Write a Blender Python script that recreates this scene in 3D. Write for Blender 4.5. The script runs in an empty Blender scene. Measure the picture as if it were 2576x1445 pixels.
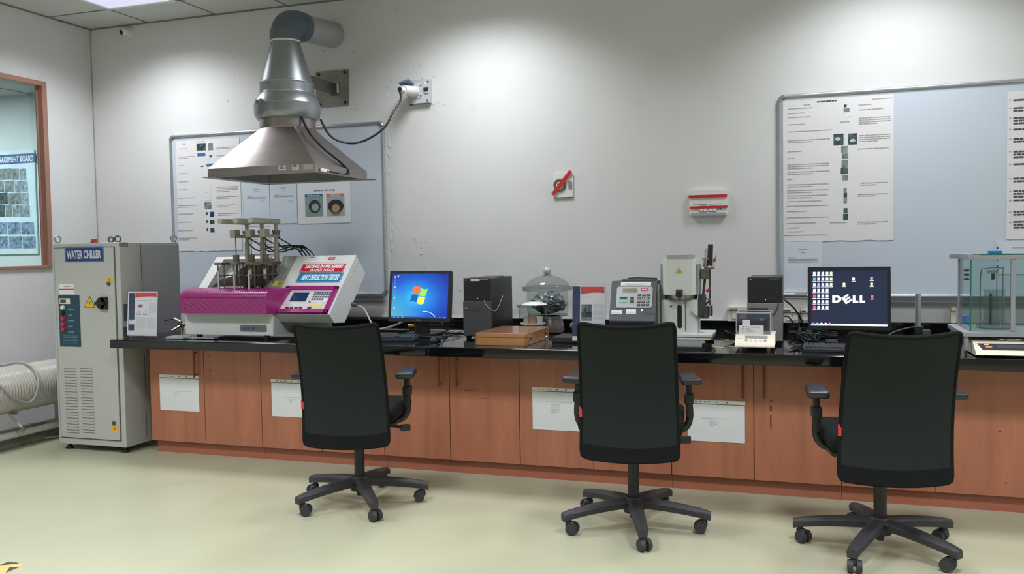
import bpy, bmesh, math, random
from mathutils import Matrix, Vector, noise
random.seed(7)
PI = math.pi
C = bpy.context.scene.collection
sc = bpy.context.scene

# ------------------------------------------------------------------ camera, world, lights, exposure
FPX = 2200.1
CAM = Vector((5.7019, -5.9203, 1.3605))
RT = Vector((0.947518, 0.319293, -0.016210))
UP = Vector((0.001553, 0.046108, 0.998935))
FW = Vector((-0.319700, 0.946534, -0.043192))
cd = bpy.data.cameras.new('camera'); cam = bpy.data.objects.new('camera', cd); C.objects.link(cam)
cd.sensor_fit = 'HORIZONTAL'; cd.sensor_width = 36.0; cd.lens = FPX * 36.0 / 2576.0
cd.clip_start = 0.05; cd.clip_end = 100
m4 = Matrix((RT, UP, -FW)).transposed().to_4x4(); m4.translation = CAM
cam.matrix_world = m4
sc.camera = cam
w = bpy.data.worlds.new('world'); sc.world = w; w.use_nodes = True
w.node_tree.nodes['Background'].inputs[0].default_value = (0.6, 0.7, 0.8, 1)
w.node_tree.nodes['Background'].inputs[1].default_value = 0.3
vs = sc.view_settings
vs.view_transform = 'Standard'; vs.look = 'None'; vs.gamma = 1.0; vs.use_curve_mapping = False
vs.exposure = 0.26
H = 3.2628                      # ceiling height
TILE = 0.66
TX0, TY0 = 0.598, -0.425        # first grid lines of the suspended ceiling
LIGHTS = []                     # (x centre, y centre, watts) of recessed ceiling lights
for j, yy in enumerate((-0.755, -3.395, -6.035)):
    for i, xx in enumerate((0.928, 3.568, 6.208, 8.848)):
        LIGHTS.append((xx, yy, (20.0, 41.0, 38.0)[j]))
LIGHT_COL = (0.925, 0.955, 1.0)
SPREAD = math.radians(132)
sc.cycles.transparent_max_bounces = 24
NEXT_ROOM_W = 120.0

# ------------------------------------------------------------------ helpers
def at(u, v, ax, val):
    """the point of an axis plane seen at a pixel of the 2576 x 1445 frame"""
    d = RT * ((u - 1288) / FPX) + UP * (-(v - 722.5) / FPX) + FW
    i = 'xyz'.index(ax)
    return CAM + d * ((val - CAM[i]) / d[i])

class Frame:
    """a flat 2-D frame lying on a real surface: origin, right, up, normal"""
    def __init__(s, o, r, u):
        s.o = Vector(o); s.r = Vector(r).normalized(); s.u = Vector(u).normalized(); s.n = s.r.cross(s.u)
    def p(s, x, y, z=0.0): return s.o + s.r * x + s.u * y + s.n * z
    def uv(s, u, v):
        d = RT * ((u - 1288) / FPX) + UP * (-(v - 722.5) / FPX) + FW
        t = (s.o - CAM).dot(s.n) / d.dot(s.n)
        q = CAM + d * t - s.o
        return q.dot(s.r), q.dot(s.u)
    def box(s, u0, v0, u1, v1):
        """frame-aligned rectangle whose left/right edges and top/bottom edges are seen at these pixels"""
        a = s.uv(u0, (v0 + v1) / 2); b = s.uv(u1, (v0 + v1) / 2); c = s.uv((u0 + u1) / 2, v0); d = s.uv((u0 + u1) / 2, v1)
        return a[0], d[1], b[0], c[1]

WALL = Frame((0, 0, 0), (1, 0, 0), (0, 0, 1))

def s2l(c):
    c = c / 255.0
    return c / 12.92 if c <= 0.04045 else ((c + 0.055) / 1.055) ** 2.4
def lin(rgb): return (s2l(rgb[0]), s2l(rgb[1]), s2l(rgb[2]), 1.0)

MATS = {}
def mat(name, rgb, rough=0.5, metal=0.0, spec=0.5, var=0.06, vscale=6.0, stretch=(1, 1, 1), bump=0.0, bscale=60.0, coat=0.0, emit=None, estr=0.0, alpha=1.0, dirt=None):
    if name in MATS: return MATS[name]
    m = bpy.data.materials.new(name); m.use_nodes = True
    nt = m.node_tree; N = nt.nodes; L = nt.links; b = N['Principled BSDF']
    tc = N.new('ShaderNodeTexCoord'); mp = N.new('ShaderNodeMapping'); mp.inputs['Scale'].default_value = stretch
    L.new(tc.outputs['Object'], mp.inputs['Vector'])
    nz = N.new('ShaderNodeTexNoise'); nz.inputs['Scale'].default_value = vscale; nz.inputs['Detail'].default_value = 5
    L.new(mp.outputs[0], nz.inputs['Vector'])
    cr = N.new('ShaderNodeValToRGB'); cr.color_ramp.elements[0].position = 0.3; cr.color_ramp.elements[1].position = 0.7
    c = lin(rgb); lo = tuple(x * (1 - var) for x in c[:3]) + (1,); hi = tuple(min(1, x * (1 + var)) for x in c[:3]) + (1,)
    cr.color_ramp.elements[0].color = lo; cr.color_ramp.elements[1].color = hi
    L.new(nz.outputs['Fac'], cr.inputs[0])
    out = cr.outputs[0]
    if dirt:                                    # (rgb, noise scale, threshold, amount) stains with a shape of their own
        for (drgb, dsc, th, amt) in dirt:
            n2 = N.new('ShaderNodeTexNoise'); n2.inputs['Scale'].default_value = dsc; n2.inputs['Detail'].default_value = 8
            n2.inputs['Roughness'].default_value = 0.65
            L.new(tc.outputs['Object'], n2.inputs['Vector'])
            r2 = N.new('ShaderNodeMapRange'); r2.inputs[1].default_value = th; r2.inputs[2].default_value = th + 0.08
            r2.inputs[3].default_value = 0; r2.inputs[4].default_value = amt
            L.new(n2.outputs['Fac'], r2.inputs[0])
            mx = N.new('ShaderNodeMixRGB'); L.new(r2.outputs[0], mx.inputs[0]); L.new(out, mx.inputs[1]); mx.inputs[2].default_value = lin(drgb)
            out = mx.outputs[0]
    L.new(out, b.inputs['Base Color'])
    b.inputs['Roughness'].default_value = rough; b.inputs['Metallic'].default_value = metal
    b.inputs['Specular IOR Level'].default_value = spec
    if coat: b.inputs['Coat Weight'].default_value = coat; b.inputs['Coat Roughness'].default_value = 0.15
    if bump:
        bn = N.new('ShaderNodeTexNoise'); bn.inputs['Scale'].default_value = bscale; bn.inputs['Detail'].default_value = 4
        L.new(tc.outputs['Object'], bn.inputs['Vector'])
        bp = N.new('ShaderNodeBump'); bp.inputs['Strength'].default_value = bump; bp.inputs['Distance'].default_value = 0.01
        L.new(bn.outputs['Fac'], bp.inputs['Height']); L.new(bp.outputs[0], b.inputs['Normal'])
    if emit:
        b.inputs['Emission Color'].default_value = lin(emit); b.inputs['Emission Strength'].default_value = estr
    if alpha < 1: b.inputs['Alpha'].default_value = alpha
    MATS[name] = m
    return m

def glass(name, tint=(225, 235, 232), k=1.0, rough=0.02, base=0.03):
    """thin clear glass or plastic: see-through with a fresnel reflection"""
    if name in MATS: return MATS[name]
    m = bpy.data.materials.new(name); m.use_nodes = True
    nt = m.node_tree; N = nt.nodes; L = nt.links; N.remove(N['Principled BSDF'])
    tr = N.new('ShaderNodeBsdfTransparent'); gl = N.new('ShaderNodeBsdfGlossy'); gl.inputs['Roughness'].default_value = rough
    tc = N.new('ShaderNodeTexCoord'); nz = N.new('ShaderNodeTexNoise'); nz.inputs['Scale'].default_value = 4
    L.new(tc.outputs['Object'], nz.inputs['Vector'])
    mx = N.new('ShaderNodeMixRGB'); c = lin(tint); mx.inputs[1].default_value = c; mx.inputs[2].default_value = tuple(x * 0.95 for x in c[:3]) + (1,)
    L.new(nz.outputs['Fac'], mx.inputs[0]); L.new(mx.outputs[0], tr.inputs[0])
    lw = N.new('ShaderNodeLayerWeight'); lw.inputs['Blend'].default_value = .5
    pw = N.new('ShaderNodeMath'); pw.operation = 'POWER'; pw.inputs[1].default_value = 4.0; L.new(lw.outputs['Facing'], pw.inputs[0])
    ma = N.new('ShaderNodeMath'); ma.operation = 'MULTIPLY_ADD'; ma.inputs[1].default_value = .7 * k; ma.inputs[2].default_value = base; ma.use_clamp = True
    L.new(pw.outputs[0], ma.inputs[0])
    ms = N.new('ShaderNodeMixShader'); L.new(ma.outputs[0], ms.inputs[0]); L.new(tr.outputs[0], ms.inputs[1]); L.new(gl.outputs[0], ms.inputs[2])
    L.new(ms.outputs[0], N['Material Output'].inputs[0])
    MATS[name] = m
    return m

_txt = {}
def text_geo(s, bold=0.0):
    k = (s, bold)
    if k in _txt: return _txt[k]
    cu = bpy.data.curves.new('lettering', 'FONT'); cu.body = s; cu.offset = bold; cu.resolution_u = 3
    ob = bpy.data.objects.new('lettering', cu); C.objects.link(ob)
    dg = bpy.context.evaluated_depsgraph_get(); me = ob.evaluated_get(dg).to_mesh()
    V = [(v.co.x, v.co.y) for v in me.vertices]; F = [tuple(p.vertices) for p in me.polygons]
    ob.evaluated_get(dg).to_mesh_clear(); bpy.data.objects.remove(ob); bpy.data.curves.remove(cu)
    x0 = min(v[0] for v in V); x1 = max(v[0] for v in V); y0 = min(v[1] for v in V); y1 = max(v[1] for v in V)
    V = [((x - x0) / (x1 - x0), (y - y0) / (y1 - y0)) for x, y in V]
    _txt[k] = (V, F); return _txt[k]

class MB:
    """collects shapes and links them as ONE mesh object"""
    def __init__(s): s.V = []; s.F = []; s.I = []; s.m = []
    def mi(s, m):
        if m not in s.m: s.m.append(m)
        return s.m.index(m)
    def add(s, V, F, m):
        o = len(s.V); i = s.mi(m); s.V += [Vector(v) for v in V]
        for f in F: s.F.append(tuple(o + k for k in f)); s.I.append(i)
        return s
    def bm(s, b, m, M=None):
        b.verts.index_update()
        s.add([(M @ v.co if M else v.co.copy()) for v in b.verts], [tuple(v.index for v in f.verts) for f in b.faces], m); b.free(); return s
    def obox(s, M, sx, sy, sz, m, bev=0.0, seg=2):
        b = bmesh.new(); bmesh.ops.create_cube(b, size=1.0)
        for v in b.verts: v.co = Vector((v.co.x * sx, v.co.y * sy, v.co.z * sz))
        if bev > 0: bmesh.ops.bevel(b, geom=b.edges[:], offset=min(bev, 0.49 * min(sx, sy, sz)), segments=seg, affect='EDGES', profile=0.5)
        return s.bm(b, m, M)
    def box(s, x0, x1, y0, y1, z0, z1, m, bev=0.0, seg=2):
        return s.obox(Matrix.Translation(((x0 + x1) / 2, (y0 + y1) / 2, (z0 + z1) / 2)), abs(x1 - x0), abs(y1 - y0), abs(z1 - z0), m, bev, seg)
    def cyl(s, p0, p1, r0, m, r1=None, n=24, caps=True):
        p0 = Vector(p0); p1 = Vector(p1); r1 = r0 if r1 is None else r1
        d = (p1 - p0).normalized(); a = Vector((0, 0, 1)) if abs(d.z) < 0.9 else Vector((1, 0, 0))
        x = d.cross(a).normalized(); y = d.cross(x)
        V = []; F = []
        for k in range(n):
            t = 2 * PI * k / n; e = x * math.cos(t) + y * math.sin(t); V.append(p0 + e * r0); V.append(p1 + e * r1)
        for k in range(n):
            j = (k + 1) % n; F.append((2 * k, 2 * j, 2 * j + 1, 2 * k + 1))
        if caps: F.append(tuple(2 * k for k in range(n))[::-1]); F.append(tuple(2 * k + 1 for k in range(n)))
        return s.add(V, F, m)
    def lathe(s, prof, c, m, n=40, M=None):
        """prof: (radius, height) pairs turned about the vertical through c"""
        V = []; F = []; k = len(prof)
        for i in range(n):
            t = 2 * PI * i / n
            for r, z in prof:
                p = Vector((r * math.cos(t), r * math.sin(t), z)); V.append((M @ p if M else p) + Vector(c))
        for i in range(n):
            j = (i + 1) % n
            for q in range(k - 1): F.append((i * k + q, j * k + q, j * k + q + 1, i * k + q + 1))
        return s.add(V, F, m)
    def tube(s, pts, r, m, n=8, sub=6):
        P = [Vector(p) for p in pts]
        if sub > 1 and len(P) > 2:
            Q = []
            for i in range(len(P) - 1):
                a = P[max(i - 1, 0)]; b = P[i]; c = P[i + 1]; d = P[min(i + 2, len(P) - 1)]
                for k in range(sub):
                    t = k / sub
                    Q.append(0.5 * ((2 * b) + (c - a) * t + (2 * a - 5 * b + 4 * c - d) * t * t + (3 * b - a - 3 * c + d) * t ** 3))
            Q.append(P[-1]); P = Q
        V = []; F = []; x = None
        for i, p in enumerate(P):
            d = (P[min(i + 1, len(P) - 1)] - P[max(i - 1, 0)]).normalized()
            if x is None: x = d.orthogonal().normalized()
            else:
                x = x - d * x.dot(d)
                x = x.normalized() if x.length > 1e-6 else d.orthogonal().normalized()
            y = d.cross(x)
            rr = r[i * (len(r) - 1) // max(1, len(P) - 1)] if isinstance(r, (list, tuple)) else r
            for k in range(n): t = 2 * PI * k / n; V.append(p + (x * math.cos(t) + y * math.sin(t)) * rr)
        for i in range(len(P) - 1):
            for k in range(n): j = (k + 1) % n; F.append((i * n + k, i * n + j, (i + 1) * n + j, (i + 1) * n + k))
        F.append(tuple(range(n))[::-1]); F.append(tuple((len(P) - 1) * n + k for k in range(n)))
        return s.add(V, F, m)
    def prism(s, Fr, pts, z0, z1, m):
        """a 2-D outline in a frame pushed out from z0 to z1 along its normal"""
        n = len(pts); V = [Fr.p(x, y, z0) for x, y in pts] + [Fr.p(x, y, z1) for x, y in pts]
        F = [tuple(range(n))[::-1], tuple(n + i for i in range(n))] + [(i, (i + 1) % n, n + (i + 1) % n, n + i) for i in range(n)]
        return s.add(V, F, m)
    def side(s, pts, x0, x1, m):
        """a (y, z) outline pushed along x"""
        return s.prism(Frame((0, 0, 0), (0, 1, 0), (0, 0, 1)), pts, x0, x1, m)
    def rect(s, Fr, b, m, z=0.0008):
        x0, y0, x1, y1 = b
        return s.add([Fr.p(x0, y0, z), Fr.p(x1, y0, z), Fr.p(x1, y1, z), Fr.p(x0, y1, z)], [(0, 1, 2, 3)], m)
    def poly(s, Fr, pts, m, z=0.0008): return s.add([Fr.p(x, y, z) for x, y in pts], [tuple(range(len(pts)))], m)
    def disc(s, Fr, x, y, r, m, z=0.0008, n=16, ry=None):
        ry = ry or r
        return s.poly(Fr, [(x + r * math.cos(2 * PI * k / n), y + ry * math.sin(2 * PI * k / n)) for k in range(n)], m, z)
    def text(s, Fr, t, b, m, z=0.0012, bold=0.02, slant=0.0):
        V, F = text_geo(t, bold); x0, y0, x1, y1 = b
        return s.add([Fr.p(x0 + (x1 - x0) * x + slant * y * (y1 - y0), y0 + (y1 - y0) * y, z) for x, y in V], F, m)
    def rrect(s, Fr, b, r, z0, z1, m, n=5):
        """rounded slab on a frame"""
        x0, y0, x1, y1 = b; pts = []
        for cx, cy, a in ((x1 - r, y1 - r, 0), (x0 + r, y1 - r, 1), (x0 + r, y0 + r, 2), (x1 - r, y0 + r, 3)):
            for k in range(n + 1): t = (a + k / n) * PI / 2; pts.append((cx + r * math.cos(t), cy + r * math.sin(t)))
        return s.prism(Fr, pts, z0, z1, m)
    def sphere(s, c, r, m, n=20, sc_=(1, 1, 1)):
        b = bmesh.new(); bmesh.ops.create_uvsphere(b, u_segments=n, v_segments=n // 2, radius=r)
        return s.bm(b, m, Matrix.Translation(c) @ Matrix.Diagonal((*sc_, 1)))
    def torus(s, c, R, r, m, M=None, n=28, k=8):
        V = []; F = []
        for i in range(n):
            t = 2 * PI * i / n
            for j in range(k):
                q = 2 * PI * j / k; p = Vector(((R + r * math.cos(q)) * math.cos(t), (R + r * math.cos(q)) * math.sin(t), r * math.sin(q)))
                V.append((M @ p if M else p) + Vector(c))
        for i in range(n):
            for j in range(k): a = (i + 1) % n; b = (j + 1) % k; F.append((i * k + j, a * k + j, a * k + b, i * k + b))
        return s.add(V, F, m)
    def build(s, name, parent=None, angle=35, flat=False):
        R = parent
        while R is not None and R.parent: R = R.parent
        V = s.V; loc = None
        if R is not None:
            Mi = ROOT[R.name].inverted(); V = [Mi @ v for v in V]
        else:
            xs = [v.x for v in V]; ys = [v.y for v in V]; zs = [v.z for v in V]
            loc = Vector(((min(xs) + max(xs)) / 2, (min(ys) + max(ys)) / 2, min(zs))); V = [v - loc for v in V]
        me = bpy.data.meshes.new(name); me.from_pydata([tuple(v) for v in V], [], s.F)
        for m in s.m: me.materials.append(m)
        me.polygons.foreach_set('material_index', s.I); me.update()
        b = bmesh.new(); b.from_mesh(me)
        if not flat: bmesh.ops.recalc_face_normals(b, faces=[f for f in b.faces])
        b.to_mesh(me); b.free()
        me.polygons.foreach_set('use_smooth', [True] * len(me.polygons)); me.set_sharp_from_angle(angle=math.radians(angle))
        ob = bpy.data.objects.new(name, me); C.objects.link(ob)
        wn = ob.modifiers.new('weighted_normal', 'WEIGHTED_NORMAL'); wn.keep_sharp = True
        if parent is not None: ob.parent = parent
        else: ob.location = loc; ROOT[ob.name] = Matrix.Translation(loc)
        return ob

ROOT = {}
def tag(o, label=None, cat=None, group=None, kind=None):
    if label: o['label'] = label
    if cat: o['category'] = cat
    if group: o['group'] = group
    if kind: o['kind'] = kind
    return o
def thing(name, label, cat, loc=(0, 0, 0), rz=0.0, group=None):
    o = bpy.data.objects.new(name, None); C.objects.link(o); o.empty_display_size = 0.05
    o.location = loc; o.rotation_euler = (0, 0, rz); ROOT[o.name] = Matrix.Translation(loc) @ Matrix.Rotation(rz, 4, 'Z')
    return tag(o, label, cat, group)
def copy_tree(o, parent=None):
    c = o.copy(); C.objects.link(c)
    if parent is not None: c.parent = parent
    for ch in list(o.children): copy_tree(ch, c)
    return c
def struct(mb, name, **k): return tag(mb.build(name, **k), kind='structure')
# ------------------------------------------------------------------ materials
wall_m = mat('wall_paint', (213, 213, 213), 0.75, var=0.035, vscale=1.3, bump=0.12, bscale=9,
             dirt=[((178, 178, 168), 3.1, 0.66, 0.30), ((150, 150, 138), 11.0, 0.70, 0.35)])
ceil_m = mat('ceiling_tile', (196, 198, 196), 0.85, var=0.03, vscale=2)
tbar_m = mat('ceiling_t_bar', (120, 122, 118), 0.6, var=0.1, vscale=3, dirt=[((60, 56, 48), 2.5, 0.55, 0.8)])
floor_m = mat('floor_epoxy', (170, 170, 145), 0.34, var=0.05, vscale=1.1, spec=0.45, bump=0.03, bscale=5,
              dirt=[((158, 156, 126), 2.3, 0.60, 0.35), ((120, 116, 92), 17.0, 0.74, 0.4)])
steel = mat('brushed_steel', (158, 150, 148), 0.36, 1.0, var=0.08, vscale=3, stretch=(1, 1, 6), bump=0.05, bscale=12)
galv = mat('galvanised_steel', (148, 152, 156), 0.36, 0.75, var=0.12, vscale=5, dirt=[((190, 192, 190), 9, 0.62, 0.4)])
alum = mat('aluminium_frame', (190, 194, 200), 0.33, 0.8, var=0.04)
chrome = mat('chrome', (215, 215, 215), 0.12, 1.0, var=0.03)
pvc = mat('grey_pvc', (88, 98, 110), 0.42, var=0.05, vscale=3)
pvc2 = mat('light_grey_pipe', (168, 166, 168), 0.5, var=0.05, vscale=3)
black = mat('black_plastic', (24, 26, 27), 0.42, var=0.15, vscale=8)
blackm = mat('matt_black_plastic', (38, 38, 41), 0.6, var=0.12, vscale=10, bump=0.04, bscale=300)
cable_m = mat('black_cable', (18, 19, 22), 0.45, var=0.1)
cable_g = mat('grey_cable', (165, 162, 155), 0.5, var=0.08)
green_c = mat('green_cable', (30, 84, 66), 0.45, var=0.1)
dgreen_c = mat('dark_green_cable', (34, 48, 44), 0.45, var=0.1)
paper = mat('white_paper', (222, 223, 226), 0.55, var=0.02, vscale=3, bump=0.05, bscale=6)
paperw = mat('warm_white_poster_paper', (222, 220, 222), 0.6, var=0.02, vscale=2, bump=0.05, bscale=4)
ink = mat('faint_grey_print', (164, 162, 164), 0.6, var=0.05)
inkd = mat('dark_print', (70, 70, 74), 0.6, var=0.1)
board_m = mat('whiteboard_enamel', (197, 205, 217), 0.28, var=0.02, vscale=1.2, spec=0.5)
red = mat('red_tape', (196, 36, 52), 0.4, var=0.06)
white_pl = mat('white_plastic', (222, 221, 217), 0.4, var=0.03)
cream = mat('cream_plastic', (219, 211, 192), 0.42, var=0.03)
ph1 = mat('photo_print_dark', (64, 78, 82), 0.4, var=0.75, vscale=28)
ph2 = mat('photo_print_grey', (122, 132, 132), 0.4, var=0.55, vscale=22)
ph3 = mat('photo_print_blue', (52, 116, 168), 0.4, var=0.2, vscale=18)
ph4 = mat('photo_print_people', (132, 146, 156), 0.4, var=0.75, vscale=22)
frame_wood = mat('reddish_brown_window_frame', (158, 116, 102), 0.45, var=0.08, vscale=4, stretch=(1, 1, .2))

# ------------------------------------------------------------------ the room
XR, YF = 9.9, -9.4
def rng(a, b, st):
    while a < b: yield a; a += st
mb = MB(); mb.box(-0.0, XR, YF, 0.0, -0.06, 0.0, floor_m); struct(mb, 'floor')
mb = MB(); mb.box(-0.16, XR + .16, YF - .16, 2.2, H, H + 0.05, ceil_m)
for xk in [TX0 + i * TILE for i in range(-1, 15)]:
    if 0 < xk < XR: mb.box(xk - .006, xk + .006, YF, -0.001, H - 0.004, H + .001, tbar_m)
for yk in [TY0 - i * TILE for i in range(0, 14)]:
    if yk > YF: mb.box(0.001, XR, yk - .006, yk + .006, H - 0.004, H + .001, tbar_m)
mb.box(0.001, XR, -0.014, -0.001, H - 0.010, H + .001, tbar_m); mb.box(0.001, 0.012, YF, -0.014, H - 0.010, H + .001, tbar_m)
struct(mb, 'ceiling')
mb = MB(); mb.box(-0.06, XR + .16, 0.0, 0.16, -0.06, H, wall_m)
# flaked paint beside the left whiteboard and round the plates
flake = mat('flaked_plaster', (222, 223, 220), 0.9, var=0.05, vscale=30, bump=0.1, bscale=60)
crack = mat('dark_paint_crack', (188, 188, 182), 0.9, var=0.2, vscale=30)
for k in range(46):
    z = 0.92 + k * 0.028 + random.uniform(-.01, .01)
    if random.random() < .35: continue
    if z > 2.2: break
    x = 2.755 + random.uniform(-.008, .012); sx = random.uniform(.006, .02); sz = random.uniform(.012, .035)
    pts = [(x + sx * math.cos(t) * random.uniform(.85, 1.15), z + sz * math.sin(t) * random.uniform(.85, 1.15)) for t in [i * PI / 4 for i in range(8)]]
    mb.poly(WALL, pts, flake, 0.0012 + k * .00004)
for (cu, cv, n, su, sv) in [(1068, 640, 10, 26, 45), (1000, 200, 9, 30, 45), (1065, 180, 8, 30, 20), (1150, 770, 10, 18, 50), (700, 100, 8, 150, 60), (360, 66, 10, 40, 8), (880, 110, 8, 30, 40), (1100, 270, 6, 18, 14), (640, 200, 10, 90, 60), (870, 275, 8, 26, 12)]:
    for k in range(n):
        u = cu + random.uniform(-su, su); v = cv + random.uniform(-sv, sv); q = at(u, v, 'y', 0); a = random.uniform(.003, .008); b = random.uniform(.005, .014); r = random.uniform(0, 3)
        mb.poly(WALL, [(q.x + a * math.cos(t) * math.cos(r) - b * math.sin(t) * math.sin(r), q.z + a * math.cos(t) * math.sin(r) + b * math.sin(t) * math.cos(r)) for t in [i * PI / 3 for i in range(6)]], crack if k % 2 else flake, 0.0008 + random.random() * .0012)
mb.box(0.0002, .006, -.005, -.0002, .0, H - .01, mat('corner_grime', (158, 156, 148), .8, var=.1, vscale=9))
struct(mb, 'wall_back')
# left wall with its window opening
WY1, WZ0, WZ1 = -0.486, 1.270, 2.738     # right edge, sill and head of the opening's outer frame
WY0 = -4.2
mb = MB()
mb.box(-0.06, 0, WY1, 0.0, -0.06, H, wall_m); mb.box(-0.06, 0, YF, WY0, -0.06, H, wall_m)
mb.box(-0.06, 0, WY0, WY1, -0.06, WZ0, wall_m); mb.box(-0.06, 0, WY0, WY1, WZ1, H, wall_m)
struct(mb, 'wall_left')
mb = MB(); mb.box(XR, XR + .16, YF, 0, -0.06, H, wall_m); struct(mb, 'wall_right')
mb = MB(); mb.box(-.16, XR + .16, YF - .16, YF, -0.06, H, wall_m); struct(mb, 'wall_front')
mb = MB()
fr = .046
mb.box(-0.05, 0.018, WY1 - fr, WY1, WZ0, WZ1, frame_wood, .004); mb.box(-0.05, 0.018, WY0, WY0 + fr, WZ0, WZ1, frame_wood, .004)
mb.box(-0.05, 0.018, WY0 + fr, WY1 - fr, WZ1 - .038, WZ1, frame_wood, .004); mb.box(-0.05, 0.018, WY0 + fr, WY1 - fr, WZ0, WZ0 + .022, frame_wood, .004)
wf = struct(mb, 'window_1')
mb = MB(); mb.box(-.042, -.030, WY1 - fr - .014, WY1 - fr + .002, WZ0 + .01, WZ1 - .01, frame_wood, .002)
tag(mb.build('window_frame', wf), kind='structure')
mb = MB(); mb.box(-.050, -.046, WY0 + .05, WY1 - fr + .004, WZ0 + .015, WZ1 - .03, glass('window_glass', (238, 245, 245), .8, .02, .03)); tag(mb.build('pane', wf), kind='structure')
# the room beyond the window
beyond = mat('wall_paint_beyond', (206, 214, 217), 0.8, var=0.04, vscale=2, dirt=[((160, 172, 172), 5, .68, .4)])
mb = MB(); mb.box(-9, -0.06, 2.03, 2.15, -0.06, H, beyond); struct(mb, 'wall_beyond_back')
mb = MB(); mb.box(-9.1, -9, -6, 2.15, -0.06, H, beyond); mb.box(-9, -.06, -6.1, -6, -.06, H, beyond); mb.box(-.10, -.06, 0.0, 2.03, -.06, H, beyond); struct(mb, 'wall_beyond_side')
mb = MB(); mb.box(-9, -0.06, -6, 2.03, H - .004, H + .05, mat('ceiling_tile_beyond', (178, 186, 190), .8))
for yk in (1.05, .39, -.27): mb.box(-9, -.17, yk - .008, yk + .008, H - .01, H - .003, tbar_m)
for xk in [-2.2 - .66 * i for i in range(6)]: mb.box(xk - .008, xk + .008, -6, 2.03, H - .01, H - .003, tbar_m)
struct(mb, 'ceiling_beyond')
mb = MB(); mb.box(-9, -0.06, -6, 2.03, -.06, -.001, floor_m); struct(mb, 'floor_beyond')

FB = Frame((0, 2.03, 0), (1, 0, 0), (0, 0, 1))
b = FB.box(-30, 381, 94, 640)
mb = MB(); mb.rrect(FB, b, .01, .001, .02, mat('notice_board_backing', (205, 226, 238), .5))
t = tag(mb.build('notice_board'), 'wide notice board of photographs seen through the window of the next room', 'notice board')
hb = FB.box(-24, 389, 92, 413)
mb = MB(); mb.rect(FB, hb, mat('blue_sign_print', (62, 92, 150), .5), .0215)
tb = FB.box(-14, 394, 88, 409)
mb.text(FB, 'MANAGEMENT BOARD', tb, mat('pale_lettering', (225, 235, 240), .5), .0225, .03)
mb.build('header', t)
rows = [(425, 453, 71), (455, 484, 75), (486, 515, 77), (517, 546, 80)]
for (v0, v1, ue) in rows:
    n = 4; u = ue
    for k in range(n):
        wd = random.choice((18, 26, 34)); bb = FB.box(u - wd, v0, u - 1.5, v1); mb = MB(); mb.rect(FB, bb, (ph4, ph2, ph1)[random.randrange(3)] if k else ph4, .0215); mb.build('photograph', t); u -= wd
for (v0, v1, ue) in ((560, 590, 91), (595, 625, 95)):
    u = ue
    for k in range(3):
        wd = 34; bb = FB.box(u - wd, v0, u - 1.5, v1); mb = MB(); mb.rect(FB, bb, mat('photo_print_people_blue', (118, 142, 166), .4, var=.75, vscale=26), .0215); mb.build('photograph', t); u -= wd

# kerb under the left wall
mb = MB(); mb.box(0.0, .33, -4.0, -.02, 0.0, .075, mat('stained_kerb', (120, 124, 108), .6, var=.25, vscale=7, dirt=[((50, 56, 44), 4, .5, .8)]), .01); struct(mb, 'trim_1')

# ------------------------------------------------------------------ ceiling lights
tube_m = mat('ribbed_diffuser', (235, 240, 255), .4, emit=(238, 240, 255), estr=.85)
rib_m = mat('diffuser_rib', (190, 190, 205), .3, .3, emit=(200, 200, 225), estr=.35)
names = {0: 'in the row nearest the back wall', 1: 'in the middle row', 2: 'in the row behind the camera'}
lx = ['above the left corner', 'second from the left', 'third from the left', 'at the right end']
proto = None
for n, (x, y, wt) in enumerate(LIGHTS):
    lab = 'square recessed ceiling light %s, %s' % (lx[n % 4], names[n // 4])
    if proto is None:
        t = thing('ceiling_light', lab, 'ceiling light', (x, y, H - .02), 0, 'recessed ceiling lights')
        mb = MB(); a = .318
        for (p, q, r, s_) in ((-a, a, -a, -a + .03), (-a, a, a - .03, a), (-a, -a + .03, -a + .03, a - .03), (a - .03, a, -a + .03, a - .03)):
            mb.box(x + p, x + q, y + r, y + s_, H - .014, H - .002, white_pl, .003)
        mb.build('frame', t)
        mb = MB(); mb.box(x - .288, x + .288, y - .288, y + .288, H - .006, H - .003, tube_m)
        for k in range(40): xx = x - .28 + k * .0143; mb.box(xx, xx + .004, y - .286, y + .286, H - .009, H - .006, rib_m)
        mb.build('diffuser', t); proto = t
    else:
        t = copy_tree(proto); t.location = (x, y, H - .02); t['label'] = lab
    ld = bpy.data.lights.new('lamp', 'AREA'); ld.shape = 'SQUARE'; ld.size = .56; ld.energy = wt; ld.color = LIGHT_COL; ld.spread = SPREAD
    lo = bpy.data.objects.new('lamp', ld); C.objects.link(lo); lo.location = (x, y, H - .011)
ld = bpy.data.lights.new('lamp', 'AREA'); ld.shape = 'SQUARE'; ld.size = 1.2; ld.energy = NEXT_ROOM_W; ld.color = (.92, .98, 1.0)
lo = bpy.data.objects.new('lamp', ld); C.objects.link(lo); lo.location = (-3.6, 0.2, H - .03)

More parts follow.
